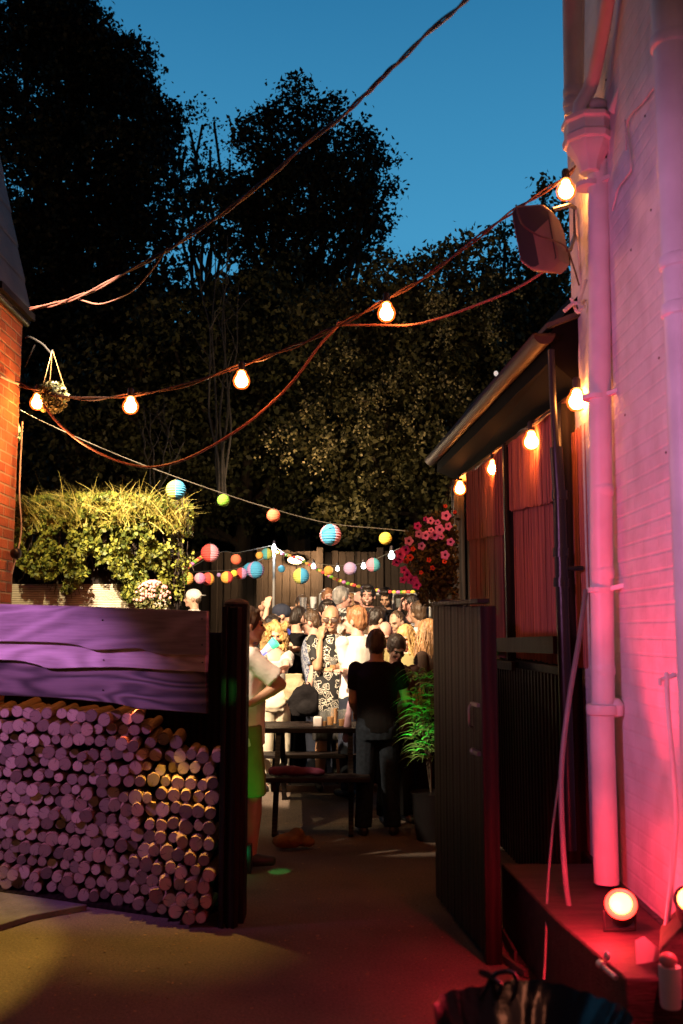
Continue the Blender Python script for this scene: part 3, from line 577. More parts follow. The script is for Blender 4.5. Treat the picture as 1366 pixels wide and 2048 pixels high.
mb = MB(); c = at(473, 1207, 5.83); mb.ell(c, (.075, .08, .028)); part(mb, 'cap', M('mossy_cap', (.10, .08, .05), .8, var=.4, bump=.5), gp)
# ------------------------------------------------------------------ log store
S0 = Vector((-2.185, 6.37, 0)); S1 = Vector((-.695, 5.69, 0)); su = (S1-S0).normalized(); sn = Vector((su.y, -su.x, 0))  # sn towards camera
if sn.y > 0: sn = -sn
ax = Vector((-.06, .998, 0))
store = empty('log_store', (S0+S1)/2, label='log store with three wavy edged boards above the stacked logs', cat='log store')
def ons(px, py, off=0): return onplane(px, py, S0+sn*off, sn)
tops = [(-90, 1205), (0, 1208), (120, 1211), (260, 1216), (413, 1222)]
b1 = [(-90, 1281), (0, 1283), (70, 1284), (120, 1286), (155, 1291), (185, 1300), (225, 1299), (275, 1297), (298, 1304), (330, 1309), (413, 1311)]
b2 = [(-90, 1318), (0, 1320), (40, 1322), (75, 1330), (100, 1337), (180, 1335), (250, 1335), (330, 1340), (411, 1344)]
b3 = [(-90, 1388), (0, 1391), (100, 1395), (180, 1402), (230, 1407), (275, 1417), (330, 1421), (413, 1427)]
def board(top, bot, off, mat, nm='front_board'):
    tt = cat_curve([ons(x, y, off) for x, y in top], 3); bb = cat_curve([ons(x, y, off) for x, y in bot], 4)
    mb = MB(); mb.prism(tt+bb[::-1], -sn*.03); return part(mb, nm, mat, store, bevel=.004)
lift = lambda pts, d_: [(x, y-d_) for x, y in pts]
board(tops, b1, .075, BOARDWOOD); board(lift(b1, 22), b2, .030, BOARDPALE); board(lift(b2, 22), b3, -.015, BOARDDARK)
for px, py, of in ((404, 1238, .078), (404, 1290, .078), (405, 1325, .033), (404, 1365, -.012), (404, 1410, -.012), (205, 1240, .078), (207, 1320, .033), (206, 1380, -.012)):
    mb = MB(); mb.ell(ons(px, py, of), (.005, .004, .005), n=8, m=5); part(mb, 'nail', BLACKMETAL, store)
bkz = 1.70; bk0 = S0+ax*.62-su*.35; bk1 = S1+ax*.62
mb = MB(); mb.beam(bk0+Vector((0, 0, .8)), bk1+Vector((0, 0, .8)), .03, 1.6); part(mb, 'back_panel', BLACKWOOD, store, smooth=False)
mb = MB(); e0 = S1+su*.03; mb.prism([e0+sn*.02, e0+su*.035+sn*.02, e0+su*.035+ax*.62, e0+ax*.62], (0, 0, at(430, 1212, 5.7).z)); part(mb, 'side_panel', BLACKWOOD, store, bevel=.005)
mb = MB(); mb.prism([e0+su*.036+sn*.0, e0+su*.09+sn*.0, e0+su*.09-sn*.05, e0+su*.036-sn*.05], (0, 0, at(430, 1214, 5.7).z)); part(mb, 'corner_post', BLACKWOOD, store, bevel=.005)
mb = MB(); mb.beam(S0-su*.3+ax*.31+Vector((0, 0, .012)), S1+ax*.31+Vector((0, 0, .012)), .50, .02); part(mb, 'base', BLACKWOOD, store)
# logs
ENDM = bpy.data.materials.new('cut_log_end'); ENDM.use_nodes = True
n_ = ENDM.node_tree.nodes; L_ = ENDM.node_tree.links; b = n_['Principled BSDF']; b.inputs['Roughness'].default_value = .8
t_ = n_.new('ShaderNodeTexCoord'); oi = n_.new('ShaderNodeObjectInfo'); wv = n_.new('ShaderNodeTexWave'); wv.wave_type = 'RINGS'; wv.rings_direction = 'Y'; wv.inputs['Scale'].default_value = 1.6; wv.inputs['Distortion'].default_value = 1.5
L_.new(t_.outputs['Object'], wv.inputs['Vector']); nz = n_.new('ShaderNodeTexNoise'); nz.inputs['Scale'].default_value = 30; L_.new(t_.outputs['Object'], nz.inputs['Vector'])
r1 = n_.new('ShaderNodeValToRGB'); r1.color_ramp.elements[0].color = (.30, .22, .15, 1); r1.color_ramp.elements[1].color = (.55, .44, .32, 1); L_.new(wv.outputs['Fac'], r1.inputs[0])
r2 = n_.new('ShaderNodeValToRGB'); r2.color_ramp.elements[0].color = (.12, .11, .11, 1); r2.color_ramp.elements[1].color = (1, 1, 1, 1); L_.new(oi.outputs['Random'], r2.inputs[0])
mx = n_.new('ShaderNodeMix'); mx.data_type = 'RGBA'; mx.blend_type = 'MULTIPLY'; mx.inputs[0].default_value = .85; L_.new(r1.outputs[0], mx.inputs[6]); L_.new(r2.outputs[0], mx.inputs[7])
vl = n_.new('ShaderNodeVectorMath'); vl.operation = 'LENGTH'; vm = n_.new('ShaderNodeVectorMath'); vm.operation = 'MULTIPLY'; vm.inputs[1].default_value = (1, 0, 1); L_.new(t_.outputs['Object'], vm.inputs[0]); L_.new(vm.outputs[0], vl.inputs[0])
ra = n_.new('ShaderNodeMapRange'); ra.inputs[1].default_value = .86; ra.inputs[2].default_value = .95; ra.inputs[3].default_value = 0; ra.inputs[4].default_value = .75; L_.new(vl.outputs['Value'], ra.inputs[0])
an = n_.new('ShaderNodeSeparateXYZ'); L_.new(t_.outputs['Object'], an.inputs[0]); a2 = n_.new('ShaderNodeMath'); a2.operation = 'ARCTAN2'; L_.new(an.outputs['X'], a2.inputs[0]); L_.new(an.outputs['Z'], a2.inputs[1])
a3 = n_.new('ShaderNodeMath'); a3.operation = 'ABSOLUTE'; L_.new(a2.outputs[0], a3.inputs[0]); a4 = n_.new('ShaderNodeMath'); a4.operation = 'LESS_THAN'; a4.inputs[1].default_value = .07; L_.new(a3.outputs[0], a4.inputs[0]); a5 = n_.new('ShaderNodeMath'); a5.operation = 'MAXIMUM'; L_.new(ra.outputs[0], a5.inputs[0]); L_.new(a4.outputs[0], a5.inputs[1])
m3 = n_.new('ShaderNodeMix'); m3.data_type = 'RGBA'; m3.inputs[7].default_value = (.05, .03, .02, 1); L_.new(a5.outputs[0], m3.inputs[0]); L_.new(mx.outputs[2], m3.inputs[6]); L_.new(m3.outputs[2], b.inputs['Base Color'])
PEEL = M('peeled_log_side', (.34, .22, .12), .7, var=.4, vs=14, st=(1, .2, 1), bump=.4, bs=30)
def log_mesh(k):
    n = 18; v = []; f = []; mi = []; L = .5; prof = [(.0, 0), (1.0, 0), (1.0, .02), (1.0, L), (1.0, L+.002)]
    for r_, y in prof[1:]:
        for i in range(n):
            a_ = 2*math.pi*i/n; rr = r_*(1+.05*math.sin(2*a_+k)+.03*math.sin(3*a_+2*k)+.02*math.sin(5*a_+k*3)); v.append((rr*math.cos(a_), y, rr*math.sin(a_)))
    f.append(tuple(range(n))[::-1]); mi.append(0)
    for j in range(3):
        for i in range(n): f.append((j*n+i, j*n+(i+1)%n, (j+1)*n+(i+1)%n, (j+1)*n+i)); mi.append(1)
    f.append(tuple(range(3*n, 4*n))); mi.append(0)
    me = bpy.data.meshes.new('log'); me.from_pydata(v, [], f); me.materials.append(ENDM); me.materials.append(PEEL); me.polygons.foreach_set('material_index', mi)
    bm = bmesh.new(); bm.from_mesh(me); bmesh.ops.recalc_face_normals(bm, faces=bm.faces[:]); bm.to_mesh(me); bm.free(); 
    me.polygons.foreach_set('use_smooth', [len(p.vertices) == 4 for p in me.polygons]); return me
lms = [log_mesh(k) for k in range(6)]
rz = math.atan2(-sn.x, -sn.y)   # local +Y -> -sn
rz = -math.atan2(ax.x, ax.y)
storeL = (S1-S0).length
row = 0; z = .062; nlog = 0
while z < 1.2:
    u = -.03+(row % 2)*.042
    while u < storeL-.01:
        rad = random.choice((random.uniform(.027, .034), random.uniform(.033, .040), random.uniform(.034, .0425)))
        topz = 1.20-.05*(u/storeL)-(.20 if u > .62*storeL else 0)*min(1, (u-.62*storeL)/.35 if u > .62*storeL else 0)
        if z+rad < topz and nlog < 300:
            right = u/storeL > .66
            dep = random.uniform(-.05, .03) if not right else (.13-.36*max(0, z-.25)/.6)*min(1, (u/storeL-.62)*6)+random.uniform(-.03, .03)
            if z > topz-.16 and not right: dep -= random.uniform(0, .10)
            o = bpy.data.objects.new('log', lms[random.randrange(6)]); link(o)
            p = S0+su*u-ax*(-.06+dep)+Vector((random.uniform(-.008, .008), 0, z+random.uniform(-.013, .013)))
            o.location = p; o.scale = (rad, 1, rad*random.uniform(.92, 1.05)); o.rotation_euler = (random.uniform(-.10, .10), random.uniform(0, 6.28), rz+random.uniform(-.13, .13))
            o.rotation_mode = 'XYZ'
            o.scale = (rad, 1, rad)
            f_ = u/storeL
            if f_ > .66:
                lab = 'log in the amber lit right end of the stack by the black post' if z > .55 else 'log low in the dark right corner of the stack by the black post'
            elif z > .85: lab = 'purple lit log in the upper rows of the stack just under the boards'
            elif z > .4: lab = 'purple lit log in the middle rows of the stack'
            else: lab = 'purple lit log in the lowest rows of the stack near the ground'
            tag(o, lab, 'log', 'cut round logs stacked in the log store'); nlog += 1
        u += random.uniform(.078, .090)
    z += .0735; row += 1
print('LOGS', nlog)
# dark slab at left of store base
mb = MB(); mb.prism([Vector((-2.6, 5.75, 0)), at(0, 1832, 5.6)*1, at(60, 1815, 5.78), at(175, 1790, 6.0), S0+su*.45+sn*.03, S0-su*.6+sn*.03], (0, 0, .03))
for i in range(6, 12): pass
vv = [(v_[0], v_[1], 0.0 if i < 6 else .035) for i, v_ in enumerate(mb.v)]; mb.v = vv
thing_mesh(mb, 'stone_slab', M('grey_slab', (.10, .09, .09), .5, var=.3, bump=.3), 'flat dark stone slab on the ground at the left foot of the logs', 'slab', bevel=.004)
# ------------------------------------------------------------------ brick building, left
BRICK = brickmat('red_brick', (.58, .20, .09), (.36, .11, .05), (.42, .32, .22), 'YZ', bump=.8, nstr=.6)
bh = empty('brick_building', (-2.6, 6.8, 0), label='red brick building corner with grey slates at the left edge', cat='building')
xb_ = -2.345; yb = 7.10; ez = at(38, 640, 7.1).z
part(MB().box((-5, 6.47, 0), (xb_, yb, ez)), 'wall', BRICK, bh, smooth=False)
mb = MB(); sl = M('grey_slates', (.075, .072, .07), .6, var=.25, vs=3, bump=.3, bs=14)
A_ = at(48, 622, 6.9); 
for k in range(10):
    x0 = A_.x-.02-.062*k; z0 = A_.z+.03+.27*k
    mb.add([(x0, 6.2, z0), (x0, 7.15, z0), (x0-.075, 7.15, z0+.285), (x0-.075, 6.2, z0+.285), (x0, 6.2, z0+.02), (x0, 7.15, z0+.02), (x0-.075, 7.15, z0+.305), (x0-.075, 6.2, z0+.305)], [(0, 3, 2, 1), (4, 5, 6, 7), (0, 1, 5, 4), (1, 2, 6, 5), (2, 3, 7, 6), (3, 0, 4, 7)])
part(mb, 'roof', sl, bh, smooth=False)
mb = MB(); mb.tube([A_+Vector((-.05, -.7, -.02)), A_+Vector((-.05, .22, -.02))], .03, 12); part(mb, 'gutter', BLACKPL, bh)
mb = MB(); mb.beam((-2.36, 6.4, ez+.02), (-2.36, 7.12, ez+.02), .2, .05); part(mb, 'soffit', BLACKWOOD, bh)
mb = MB(); mb.tube(cat_curve([(-2.285, 7.0, 3.1), (-2.28, 6.98, 2.6), (-2.27, 7.02, 2.3), (-2.285, 6.9, 2.0)]), .006); mb.tube(cat_curve([onx(0, 752, -2.285), onx(20, 762, -2.285), onx(36, 768, -2.285)]), .008)
part(mb, 'wall_cable', WCABLE, bh)
mb = MB(); mb.ell((-2.28, 6.96, at(8, 1108, 7).z), (.04, .05, .04)); part(mb, 'vent_cap', BLACKPL, bh)
lamp('brick_glow', 'POINT', (-1.95, 6.75, 2.85), 16, (1, .40, .12), radius=.05)
# ------------------------------------------------------------------ foliage clouds
DARKLEAF = leafmat('dark_tree_leaf', (.018, .022, .012), (.055, .060, .030))
OLIVELEAF = leafmat('olive_tree_leaf', (.035, .042, .018), (.13, .13, .05))
MIDLEAF = leafmat('sycamore_leaf', (.07, .07, .026), (.19, .17, .065))
def crown(name, blobs, Y, dens, size, mat, root, clump=16, csize=.26, shell=.55, spread=.3):
    cs = []
    for px, py, r in blobs:
        c = at(px, py, Y); rr = r/F*Y; n = max(5, int(dens*rr*rr*7))
        d = rng.normal(size=(n, 3)); d /= np.linalg.norm(d, axis=1)[:, None]; rad = rr*(rng.uniform(shell**3, 1, n)**(1/3))
        yo = rng.normal(0, spread)
        cs.append(np.array([c.x, c.y+yo, c.z])+d*rad[:, None]*np.array([1, 1.0, 1.0]))
    C = np.concatenate(cs); P = np.repeat(C, clump, 0)+rng.normal(size=(len(C)*clump, 3))*csize*.5*np.array([1, 1, .8])
    V, Fq = leaf_quads(P, size, .35)
    I = []
    for px, py, r in blobs:
        if r < 34: continue
        c = at(px, py, Y); rr = r/F*Y*.74; n = int(75*rr*rr+20); d = rng.normal(size=(n, 3)); d /= np.linalg.norm(d, axis=1)[:, None]
        I.append(np.array([c.x, c.y+1.1, c.z])+d*(rr*rng.uniform(0, 1, n)**.4)[:, None])
    if I:
        V2, F2 = leaf_quads(np.concatenate(I), size*2.4, .3, .62); V = np.concatenate([V, V2]); Fq = np.concatenate([Fq, F2+len(V)-len(V2)])
    return np_mesh(name, V, Fq, mat, root)
def limb(mb, a, b, ra, rb, wob=.12):
    a, b = Vector(a), Vector(b); n = 6; pts = []; rs = []
    for i in range(n+1):
        t = i/n; p = a.lerp(b, t); k = math.sin(t*math.pi)*wob*(b-a).length
        pts.append(p+Vector((random.uniform(-1, 1)*k*.5, random.uniform(-1, 1)*k*.5, random.uniform(-.3, .3)*k))); rs.append(ra+(rb-ra)*t)
    pts[0] = a; pts[-1] = b; mb.tube(cat_curve(pts, 3), [ra+(rb-ra)*i/(n*3) for i in range(n*3+1)], 7)
    return pts
def tree(label, blobs, Y, base, tr, mat, dens=9, size=.17, limbs=9, trunkr=.28, name='tree', **k):
    bx = at(base, 1400, Y).x; root = empty(name, (bx, Y+.5, .15), label=label, cat='tree', group='trees behind the beer garden')
    mb = MB(); fork = Vector((bx, Y+.5, at(base, tr, Y).z)); limb(mb, (bx, Y+.5, 0), fork, trunkr, trunkr*.7, .03)
    for bl in random.sample(blobs, min(limbs, len(blobs))): limb(mb, fork-Vector((0, 0, random.uniform(0, 1.5))), at(bl[0], bl[1], Y), trunkr*.4, .03)
    tk = mb.build('trunk', BARK); sub(tk, root)
    c = crown('crown', blobs, Y, dens, size, mat, root, **k); sub(c, root); return root
# big left tree: outline steps down from (180,0) to (380,230)
tree('tallest dark tree filling the upper left corner', [(20, 0, 150), (95, 60, 110), (110, 20, 72), (60, 200, 150), (160, 130, 105), (190, 75, 45), (230, 120, 70), (262, 145, 55), (215, 230, 110), (285, 210, 45), (320, 225, 42), (345, 222, 26), (290, 290, 80), (60, 360, 160), (190, 370, 130), (290, 400, 100), (20, 540, 150), (150, 540, 140), (280, 540, 110), (90, 700, 140), (240, 700, 120)], 21, 120, 620, DARKLEAF, dens=24, size=.135, limbs=12, trunkr=.4)
tree('dark tree with a twin peaked crown in the centre of the skyline', [(595, 215, 36), (560, 235, 38), (545, 250, 30), (630, 225, 34), (662, 225, 32), (500, 275, 26), (478, 265, 18), (520, 290, 46), (590, 300, 70), (650, 300, 62), (715, 275, 28), (735, 300, 34), (765, 320, 28), (782, 365, 20), (735, 370, 50), (700, 380, 70), (620, 400, 90), (540, 400, 80), (755, 420, 38), (720, 460, 50), (480, 380, 60), (440, 440, 80), (640, 500, 80), (560, 520, 90)], 20, 600, 700, DARKLEAF, dens=26, size=.12, limbs=14)
tree('thin sparse tree between the two darkest crowns', [(380, 260, 26), (405, 250, 22), (428, 245, 16), (370, 300, 36), (420, 300, 34), (460, 320, 26), (400, 350, 50), (350, 360, 60), (450, 370, 44)], 22, 400, 700, DARKLEAF, dens=9, size=.10, limbs=9, trunkr=.12, clump=9)
tree('leafy sycamore with pale seed clusters right of centre behind the fence', [(830, 545, 40), (885, 510, 28), (905, 540, 36), (860, 600, 70), (940, 540, 44), (780, 560, 50), (760, 620, 80), (880, 700, 110), (960, 640, 90), (760, 740, 110), (860, 840, 120), (950, 780, 100), (700, 860, 100), (790, 940, 100), (900, 950, 100), (680, 700, 80), (640, 620, 70), (720, 1020, 80)], 17.2, 850, 900, MIDLEAF, dens=13, size=.11, limbs=12, trunkr=.2, clump=32, csize=.24)
tree('bushy tree rising behind the speaker at the right skyline', [(1000, 520, 36), (1010, 480, 22), (1040, 545, 60), (1090, 380, 16), (1120, 440, 34), (1140, 400, 24), (1090, 520, 60), (1130, 590, 70), (1030, 640, 80), (980, 590, 50), (1100, 680, 90), (1010, 760, 80)], 18, 1060, 900, MIDLEAF, dens=12, clump=32, csize=.24, size=.11, limbs=8, trunkr=.16)
tree('dim bushy tree in the middle behind the bare grey stems', [(520, 620, 90), (600, 720, 100), (440, 640, 100), (350, 700, 110), (520, 800, 110), (620, 860, 90), (400, 850, 110), (560, 560, 60), (300, 850, 110), (500, 950, 110), (620, 1000, 90), (380, 980, 100), (200, 800, 110), (120, 850, 120), (60, 960, 120), (240, 950, 100)], 19, 480, 950, OLIVELEAF, dens=13, size=.13, limbs=10, trunkr=.2)
# seed clusters + pale foliage
C = []
for i in range(58):
    px, py = random.choice([(730, 770), (830, 780), (880, 800), (720, 720), (640, 830), (600, 780), (930, 690), (990, 590), (860, 600), (780, 830), (680, 900), (1010, 620), (930, 620), (720, 880), (560, 850)])
    c = at(px+random.gauss(0, 34), py+random.gauss(0, 34), 15.9); m = random.randint(25, 50)
    C.append(np.array(c)+rng.normal(size=(m, 3))*np.array([.08, .06, .13])*random.uniform(.6, 1.2)-np.array([0, 0, .1]))
V, Fq = leaf_quads(np.concatenate(C), .055, .8, .8)
o = np_mesh('seed_keys', V, Fq, leafmat('pale_seed_keys', (.30, .26, .10), (.62, .52, .26))); tag(o, 'pale hanging seed clusters scattered over the sycamore', 'seed clusters', kind='stuff')
# far wood mass so no gaps show at the bottom
wb = [(x, y, 120) for x in range(-100, 1500, 150) for y in (700, 860, 1020, 1160)]
o = crown('distant_wood', wb, 24, 7, .3, DARKLEAF, None, clump=20, csize=.6); tag(o, 'dark mass of woodland beyond the trees', 'woodland', kind='stuff')
# bare stems
def bare(label, base, tips, Y, r=.035):
    mb = MB(); b0 = at(base[0], base[1], Y)
    for t_ in tips:
        p = limb(mb, b0+Vector((random.uniform(-.1, .1), 0, 0)), at(t_[0], t_[1], Y), r*.7, .006, .05)
        for k in (3, 4, 5):
            q = p[k]; limb(mb, q, q+Vector((random.uniform(-.5, .5), random.uniform(-.2, .2), random.uniform(.3, .8))), r*.35, .004, .1)
    o = thing_mesh(mb, 'bare_tree', M('grey_bark', (.09, .08, .07), .8, var=.3, vs=10), label, 'tree', 'trees behind the beer garden')
bare('bare grey stemmed sapling standing out in the dark trees', (450, 1010), [(430, 480), (455, 470), (478, 560), (400, 500), (445, 520)], 15.5)
bare('small bare forked branch above the grassy planter', (318, 985), [(300, 820), (345, 830), (285, 860), (370, 880)], 14.5, .02)
# ------------------------------------------------------------------ planter hedge, left
pl = empty('planter_wall', (-2.2, 9.1, 0), label='tall planter of stacked pale sleepers behind the log store', cat='planter')
xl = at(-60, 1100, 9).x; xr = at(338, 1100, 9).x
for k in range(8):
    z0 = .0+k*.255; 
    part(MB().box((xl, 9.0+random.uniform(0, .02), z0+.005), (xr, 9.45, z0+.25)), 'sleeper', SLEEPER, pl, bevel=.012)
part(MB().box((xr-.005, 8.95, 0), (xr+.10, 9.06, 2.35)), 'corner_post', BLACKWOOD, pl, bevel=.005)
part(MB().box((xl, 9.03, 2.04), (xr, 9.55, 2.38)), 'soil_trough', BLACKWOOD, pl, smooth=False)
IVY = leafmat('trailing_ivy_leaf', (.050, .070, .010), (.23, .23, .035), vs=4)
iv = empty('trailing_ivy', (-2.1, 8.9, 2.3), label='thick trailing ivy hanging over the pale sleepers', cat='plant')
def hem(px):    # lowest ivy row (photo y) at px
    k = [(20, 1120), (60, 1150), (100, 1165), (135, 1190), (160, 1170), (185, 1135), (215, 1120), (235, 1190), (255, 1205), (285, 1185), (310, 1150), (335, 1195), (360, 1210), (385, 1100)]
    for (a, b), (c, d) in zip(k, k[1:]):
        if a <= px <= c: return b+(d-b)*(px-a)/(c-a)
    return 1120
C = []
while len(C) < 13000:
    px = random.uniform(22, 386); top = 985+25*abs((px-200)/190)**3; py = top+(hem(px)-top)*random.random()**.85
    nz_ = noise.noise((px*.028, py*.02, 3)); 
    if nz_ < -.22-.25*(1-(py-top)/(hem(px)-top)): continue
    edge = 1 if px > 340 else 0
    p = at(px, py, 8.92+random.uniform(-.16, .06)+.12*noise.noise((px*.05, py*.05, 7))+edge*random.uniform(0, .5)); C.append(p)
V, Fq = leaf_quads(np.array(C), .045, .9, .75); sub(np_mesh('foliage', V, Fq, IVY), iv)
mb = MB()
for i in range(70):
    px = random.uniform(40, 380); y1 = hem(px); pts = [at(px+random.uniform(-4, 4)*k, 1000+(y1-1000+8)*k/4, 8.93) for k in range(5)]; mb.tube(pts, .003, 4)
part(mb, 'stems', BARK, iv)
GRASS = leafmat('dry_grass_blade', (.20, .17, .03), (.55, .46, .13), vs=5)
def blades(specs, w=.004, seg=5):
    V = []; Fq = []
    for (p, d, L, bend) in specs:
        p = np.array(p); d = np.array(d)/np.linalg.norm(d); side = np.cross(d, [random.uniform(-1, 1), random.uniform(-1, 1), .2]); side /= np.linalg.norm(side)+1e-9; b0 = len(V)
        for i in range(seg+1):
            t = i/seg; q = p+d*L*t+np.array(bend)*L*t*t; ww = w*(1-t*.9); V += [q-side*ww, q+side*ww]
        for i in range(seg): k = b0+2*i; Fq.append((k, k+1, k+3, k+2))
    return np.array(V), np.array(Fq)
gr = empty('ornamental_grass', (-2.1, 9.1, 2.6), label='wispy golden grass tufts sprouting on top of the ivy planter', cat='plant')
sp_ = []
for i in range(2600):
    px = random.uniform(45, 372); base = 1035-8*math.cos((px-200)/60); p = at(px, base+random.uniform(-15, 30), 9.0+random.uniform(-.25, .3))
    L = random.uniform(.16, .36)*(1.35 if random.random() < .08 else 1); dx = random.gauss(0, .38)+min(.0, (px-205)/700)-max(0, px-330)/160
    sp_.append((p, (dx, random.uniform(-.6, .1), 1), L, (dx*.5, -.15, -.15-.5*random.random())))
V, Fq = blades(sp_); sub(np_mesh('blades', V, Fq, GRASS), gr)
# pink potted flowers at the planter foot
def flowers(label, cat, px0, py0, rpx, Y, nf, cols, fsize, leafn, leafm, name='flower_pot_plant', squash=1.0, group=None, hang=False, droop=0):
    c = at(px0, py0, Y); rr = rpx/F*Y; root = empty(name, c, label=label, cat=cat, group=group)
    d = rng.normal(size=(leafn, 3)); d /= np.linalg.norm(d, axis=1)[:, None]; P = np.array(c)+d*(rr*rng.uniform(.35, 1, leafn)**.5)[:, None]*np.array([1, .8, squash])
    V, Fq = leaf_quads(P, .035, .3, .7); sub(np_mesh('foliage', V, Fq, leafm), root)
    return root, c, rr
pk = leafmat('pink_green_leaf', (.05, .07, .02), (.16, .14, .05))
root, c, rr = flowers('mound of small pink flowers at the foot of the planter', 'plant', 305, 1198, 36, 8.6, 0, None, 0, 900, pk)
mb = MB()
for i in range(90):
    a_ = random.uniform(0, 6.28); b_ = random.uniform(-.2, 1.5); q = c+Vector((math.cos(a_)*math.cos(b_), -abs(math.sin(a_)*math.cos(b_))*.8, math.sin(b_)))*rr; mb.ell(q, (.012, .008, .012), n=6, m=4)
part(mb, 'blossoms', M('pale_pink_petals', (.62, .25, .24), .6, var=.3), root)
# hanging ball baskets
def hangball(label, px, py, rpx, Y):
    c = at(px, py, Y); rr = rpx/F*Y; root = empty('hanging_basket', c, label=label, cat='hanging basket', group='ball baskets hung by the brick building')
    n = 620; d = rng.normal(size=(n, 3)); d /= np.linalg.norm(d, axis=1)[:, None]; P = np.array(c)+d*rr*rng.uniform(.85, 1.0, n)[:, None]; V, Fq = leaf_quads(P, .034, .4, .7); sub(np_mesh('foliage', V, Fq, leafmat('basket_leaf', (.10, .11, .04), (.40, .38, .22))), root)
    mb = MB(); mb.ell(c, rr*.84); part(mb, 'basket', M('dark_basket', (.02, .02, .012), .9), root)
    hk = at(px+1, py-95, Y); mb = MB()
    for a_ in (0, 2.1, 4.2): mb.tube([hk, c+Vector((math.cos(a_)*rr*.75, math.sin(a_)*rr*.75, rr*.62))], .003, 5)
    part(mb, 'chains', M('brass_chain', (.45, .28, .12), .4, .6), root); return hk
hk = hangball('round leafy hanging ball on a curved bracket behind the leftmost bulb', 104, 795, 33, 7.0)
mb = MB(); mb.tube(cat_curve([Vector((-2.3, 7.05, at(30, 672, 7).z)), at(60, 674, 7), at(85, 688, 7), at(102, 706, 7), hk]), .007, 6); mb.tube([Vector((-2.3, 7.05, hk.z-.12)), at(70, 690, 7)], .004, 5); thing_mesh(mb, 'basket_bracket', BLACKMETAL, 'curved iron bracket holding the hanging ball on the brick corner', 'bracket')
hangball('round leafy ball mostly hidden behind the brick corner', 22, 868, 22, 7.8)
# ------------------------------------------------------------------ back fence
fence = empty('back_fence', (0, 15.6, .3), label='dark vertical board fence behind the crowd and lanterns', cat='fence')
x = -6.0; mb = MB()
while x < 4.4:
    h = at(600, 1102, 15.6).z+random.uniform(-.02, .02); w_ = random.uniform(.10, .13); mb.box((x, 15.6+random.uniform(0, .03), .3), (x+w_-.008, 15.66, h)); x += w_
part(mb, 'boards', FENCEWOOD, fence, bevel=.003)
part(MB().box((-6, 15.67, .3), (4.4, 15.7, 2.8)), 'backing', BLACKWOOD, fence, smooth=False)
for px in (430, 520, 640, 760): part(MB().box((at(px, 1100, 15.55).x-.05, 15.5, .3), (at(px, 1100, 15.55).x+.05, 15.59, 2.92)), 'fence_post', FENCEWOOD, fence, bevel=.005)
t = empty('bulkhead_lamp', at(592, 1120, 15.4), label='warm glowing wall lamp on the back fence', cat='lamp')
mb = MB(); mb.ell(at(592, 1120, 15.42), (.13, .06, .06)); part(mb, 'glass', M('warm_lamp_glass', (.9, .8, .6), .4, emis=(1, .68, .36), es=9), t)
mb = MB(); mb.ell(at(592, 1120, 15.5), (.15, .06, .08)); part(mb, 'housing', BLACKMETAL, t)
mb = MB(); mb.tube([at(548, 1100, 14.2), Vector((at(548, 1100, 14.2).x, 14.2, .5))], .018, 8); thing_mesh(mb, 'light_pole', M('grey_pole', (.35, .33, .3), .5), 'thin grey pole standing on the terrace with a white bulb on top', 'pole')
# railing on terrace
t = empty('metal_railing', (0, 12.35, .5), label='shiny steel handrail along the terrace in front of the back row', cat='railing')
xa_, xb2 = at(640, 1200, 13.3).x, at(860, 1200, 13.3).x; zr = at(700, 1188, 13.3).z
mb = MB(); mb.tube([(xa_, 13.3, zr), (xb2, 13.3, zr)], .022, 10); part(mb, 'top_rail', M('steel', (.6, .58, .55), .3, .7), t)
for i in range(4):
    X = xa_+(xb2-xa_)*i/3; mb = MB(); mb.tube([(X, 13.3, .5), (X, 13.3, zr)], .018, 8); part(mb, 'rail_post', M('steel'), t)
# ------------------------------------------------------------------ strings, bulbs, lanterns
def halo_mat():  # half transparent emissive shell, paints an orange glow around each bulb
    m = bpy.data.materials.new('amber_glow_shell'); m.use_nodes = True; n = m.node_tree.nodes; L = m.node_tree.links; n.clear()
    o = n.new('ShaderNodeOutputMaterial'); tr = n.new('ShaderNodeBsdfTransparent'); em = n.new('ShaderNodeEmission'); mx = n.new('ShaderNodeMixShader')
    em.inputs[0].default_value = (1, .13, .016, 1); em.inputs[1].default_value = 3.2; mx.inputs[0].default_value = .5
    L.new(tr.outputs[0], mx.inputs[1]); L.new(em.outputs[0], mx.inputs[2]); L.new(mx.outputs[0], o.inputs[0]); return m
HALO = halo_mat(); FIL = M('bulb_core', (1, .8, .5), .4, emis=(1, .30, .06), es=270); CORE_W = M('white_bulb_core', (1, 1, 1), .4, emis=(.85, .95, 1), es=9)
SOCK = M('bulb_socket', (.03, .02, .02), .5)
def bulb(p, r, root, lightname=None, energy=5, core=None):
    p = Vector(p); k = r/.036
    mb = MB(); mb.lathe(p, [(.004*k, -.036*k), (.020*k, -.031*k), (.032*k, -.018*k), (.036*k, 0), (.031*k, .017*k), (.022*k, .03*k), (.018*k, .05*k), (.012*k, .054*k)], 16)
    b = part(mb, 'bulb', core or FIL, root)
    mb = MB(); mb.lathe(p+Vector((0, 0, .001)), [(.010*k, -.047*k), (.030*k, -.040*k), (.044*k, -.023*k), (.049*k, 0), (.043*k, .022*k), (.032*k, .038*k), (.026*k, .056*k), (.018*k, .060*k)], 16)
    if core is None:
        g = mb.build('bulb_glow_shell', HALO); g.parent = b; g.visible_shadow = True  # glow shell larger than the bulb, its orange halo is emission
    mb = MB(); mb.lathe(p+Vector((0, 0, .058*k)), [(.014*k, 0), (.019*k, .004), (.019*k, .045*k), (.012*k, .055*k)], 12)
    s_ = mb.build('socket', SOCK); s_.parent = b
